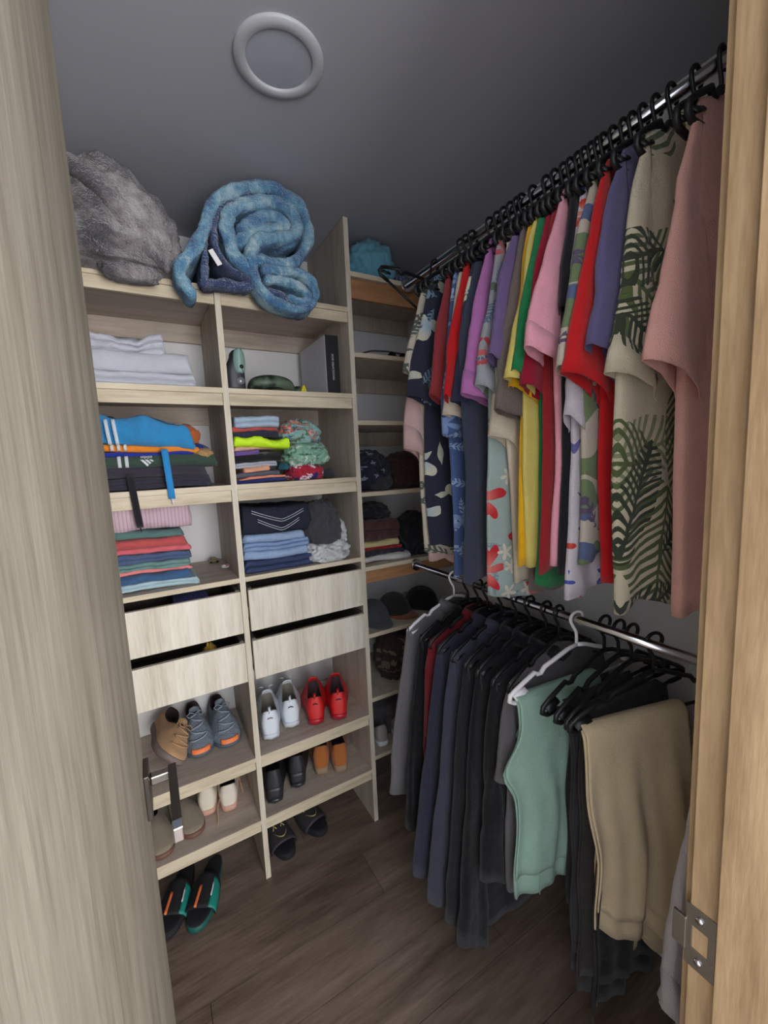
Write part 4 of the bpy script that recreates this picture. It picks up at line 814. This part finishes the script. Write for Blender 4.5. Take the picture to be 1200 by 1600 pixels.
shoe('suede_shoe', 'tan suede shoe tipped on its side at the door', 'shoe', (-.832, .33, .592), 0, tan, tso, plain('dark lining brown', (52, 40, 38), .9), rot=(0, math.radians(-48), PI+.15), laces=tan, group=SG, W=1.2, open_len=.52, mouth=1.1)
bb = plain('black leather', (44, 42, 46), .42); bs = plain('black rubber', (40, 44, 50), .3)
shoe('high_top_shoe', 'black high-top shoe beside the divider, left of the black pair', 'shoe', (-.432, .035, .264), -.22, bb, bs, Void, hb=.135, ht=.15, W=1.12, waves=True, group=SG, heel=bb)
shoe('high_top_shoe', 'black high-top shoe set further back, right of the black pair', 'shoe', (-.325, .065, .264), -.26, bb, bs, Void, hb=.135, ht=.15, W=1.12, waves=True, group=SG, heel=bb)
tb = fab('tan nubuck', (176, 106, 54)); gum = plain('worn gum sole', (150, 124, 98), .8)
shoe('ankle_boot', 'tan nubuck boot with dark cuff, left of the tan pair', 'shoe', (-.205, .09, .264), -.30, tb, gum, drk, hb=.118, ht=.15, W=1.12, sole_h=.034, group=SG)
shoe('ankle_boot', 'tan nubuck boot nearest the right panel, dark cuff', 'shoe', (-.125, .055, .264), -.24, tb, gum, drk, hb=.118, ht=.15, W=1.12, sole_h=.034, group=SG)
cw = plain('cream leather', (212, 202, 186), .55); pk = plain('pink gum rubber', (196, 152, 134), .7)
shoe('sneaker', 'cream sneaker with pink sole, left of the cream pair', 'shoe', (-.678, .135, .264), -.12, cw, pk, Void, hb=.095, ht=.11, W=1.1, group=SG)
wsn = shoe('sneaker', 'cream sneaker with pink sole beside the divider, brown lace hanging out', 'shoe', (-.598, .110, .264), -.10, cw, pk, Void, hb=.095, ht=.11, W=1.1, group=SG, laces=tan)
MB().tube([(-.028, .03, .07), (-.046, .005, .03), (-.047, -.02, .003), (-.050, -.05, .003)], .002, 6).build('hanging_lace', tan, wsn); MB().tube([(.03, .16, .08), (.05, .12, .04), (.058, .08, .004)], .002, 6).build('hanging_lace', tan, wsn)
lo = fab('taupe grey suede', (150, 138, 120)); ls = plain('brown crepe sole', (112, 78, 66), .6)
shoe('loafer', 'taupe loafer with brown sole behind the door handle', 'shoe', (-.800, .33, .264), PI+.25, lo, ls, Void, hb=.07, ht=.075, toe_h=.045, tongue=False, group=SG)
shoe('loafer', 'taupe loafer with brown sole half hidden by the door', 'shoe', (-.895, .30, .264), PI+.2, lo, ls, Void, hb=.07, ht=.075, toe_h=.045, tongue=False, group=SG)
pw = plain('pale leather', (150, 144, 140), .5)
shoe('sneaker', 'pale grey sneaker on the lowest corner shelf, the nearer one', 'shoe', (.085, .03, .32), -.15, pw, wsol, gin, group='pale sneakers on the lowest corner shelf'); shoe('sneaker', 'pale grey sneaker behind the other on the lowest corner shelf', 'shoe', (.19, .04, .32), -.1, pw, wsol, gin, group='pale sneakers on the lowest corner shelf')
def slide(label, loc, rz, m_sole, m_bed, m_strap, extra=None, L=.29):
    t = thing('slide_sandal', label, 'sandal', loc, 'slide sandals on the floor under the unit', (0, 0, rz))
    def ft(a, k):
        s, c = math.sin(a), math.cos(a); y = L*.5-L*.5*math.copysign(abs(c)**.85, c); wd = .038+.014*sst(.3, .75, y/L); return (wd*math.copysign(abs(s)**.8, s)*k, (y-L/2)*k+L/2)
    AA = [2*PI*k/40 for k in range(40)]
    MB().grid([[ft(a, k)+(z+.010*(1-sst(0, .3, ft(a, k)[1]/L))*0,) for a in AA] for k, z in ((.96, 0), (1, .006), (1.01, .02), (.98, .026))], True, 0, True).build('sole', m_sole, t)
    MB().grid([[ft(a, k)+(z,) for a in AA] for k, z in ((.975, .0262), (.95, .029), (.8, .027))], True, 0, True).build('footbed', m_bed, t)
    rows = []
    for i in range(11):
        f = i/10; yy = L*(.44+.36*f); wd = .038+.014*sst(.3, .75, yy/L)+.004; hh = .062-.016*f
        rows.append([(wd*math.cos(b), yy-.01*math.sin(b)*(1 if f > .5 else -1)*abs(f-.5)*2*-1, .008+hh*math.sin(b)**.7) for b in [PI*k/20 for k in range(21)]])
    MB().grid(rows).build('strap', m_strap, t, solid=.005)
    if extra: extra(t, rows, L)
    return t
blr = plain('black foam', (24, 23, 28), .8); gold = plain('dull gold print', (170, 152, 96), .5)
def face(t, rows, L):
    def P(u, v): # u -1..1 across, v 0..1 along strap
        i = min(9.999, v*10); i0 = int(i); k = (u*.5+.5)*20; k0 = min(19, int(k)); a = Vector(rows[i0][k0]); b = Vector(rows[i0+1][k0]); c = Vector(rows[i0][k0+1]); return a+(b-a)*(i-i0)+(c-a)*(k-k0)
    mb = MB(); up = Vector((0, 0, .0035))
    for cx in (-.22, .22):
        for d in (-1, 1): mb.tube([P(cx-.10, .30-.14*d)+up, P(cx, .30)+up, P(cx+.10, .30+.14*d)+up], .0022, 6)
    mb.tube([P(-.34+.68*f, .56+.26*math.sin(PI*f))+up for f in [q/12 for q in range(13)]], [.0012+.0045*math.sin(PI*q/12) for q in range(13)], 6, flat=.5)
    mb.build('smile_print', gold, t)
slide('black slide sandal with a dull gold crossed-eye smile, nearer the divider', (-.425, .315-.0, 0), PI+.12, blr, blr, plain('dark grey strap', (54, 50, 54), .7), face)
slide('black slide sandal with a dull gold crossed-eye smile, further right', (-.305, .335, 0), PI+.28, blr, blr, plain('dark grey strap b', (54, 50, 54), .7), face)
tealr = plain('teal rubber', (30, 130, 118), .5); orr = plain('orange print', (206, 104, 56), .5)
def tealx(t, rows, L):
    mb = MB()
    for u0 in (9,): mb.tube([Vector(rows[i][u0])+Vector((0, 0, .003)) for i in range(4, 11)], .007, 8, flat=.4)
    mb.build('orange_patch', orr, t); mb = MB()
    mb.grid([[Vector(rows[i][k])+Vector((-.002 if k > 10 else .002, 0, .003)) for k in (range(14, 21))] for i in range(1, 11)]); mb.build('teal_side', tealr, t, solid=.001)
    MB().tube([Vector(rows[3+i][14])+Vector((-.004, 0, .006)) for i in range(5)], .003, 6).build('white_mark', silver, t)
slide('black slide sandal with teal side and orange mark on the floor by the door', (-.655, .20, 0), PI-.42, plain('dark teal rubber', (22, 84, 78), .6), blr, blr, tealx)
slide('black slide sandal with an orange mark, partly behind the door', (-.76, .235, 0), PI-.38, blr, blr, blr, tealx)
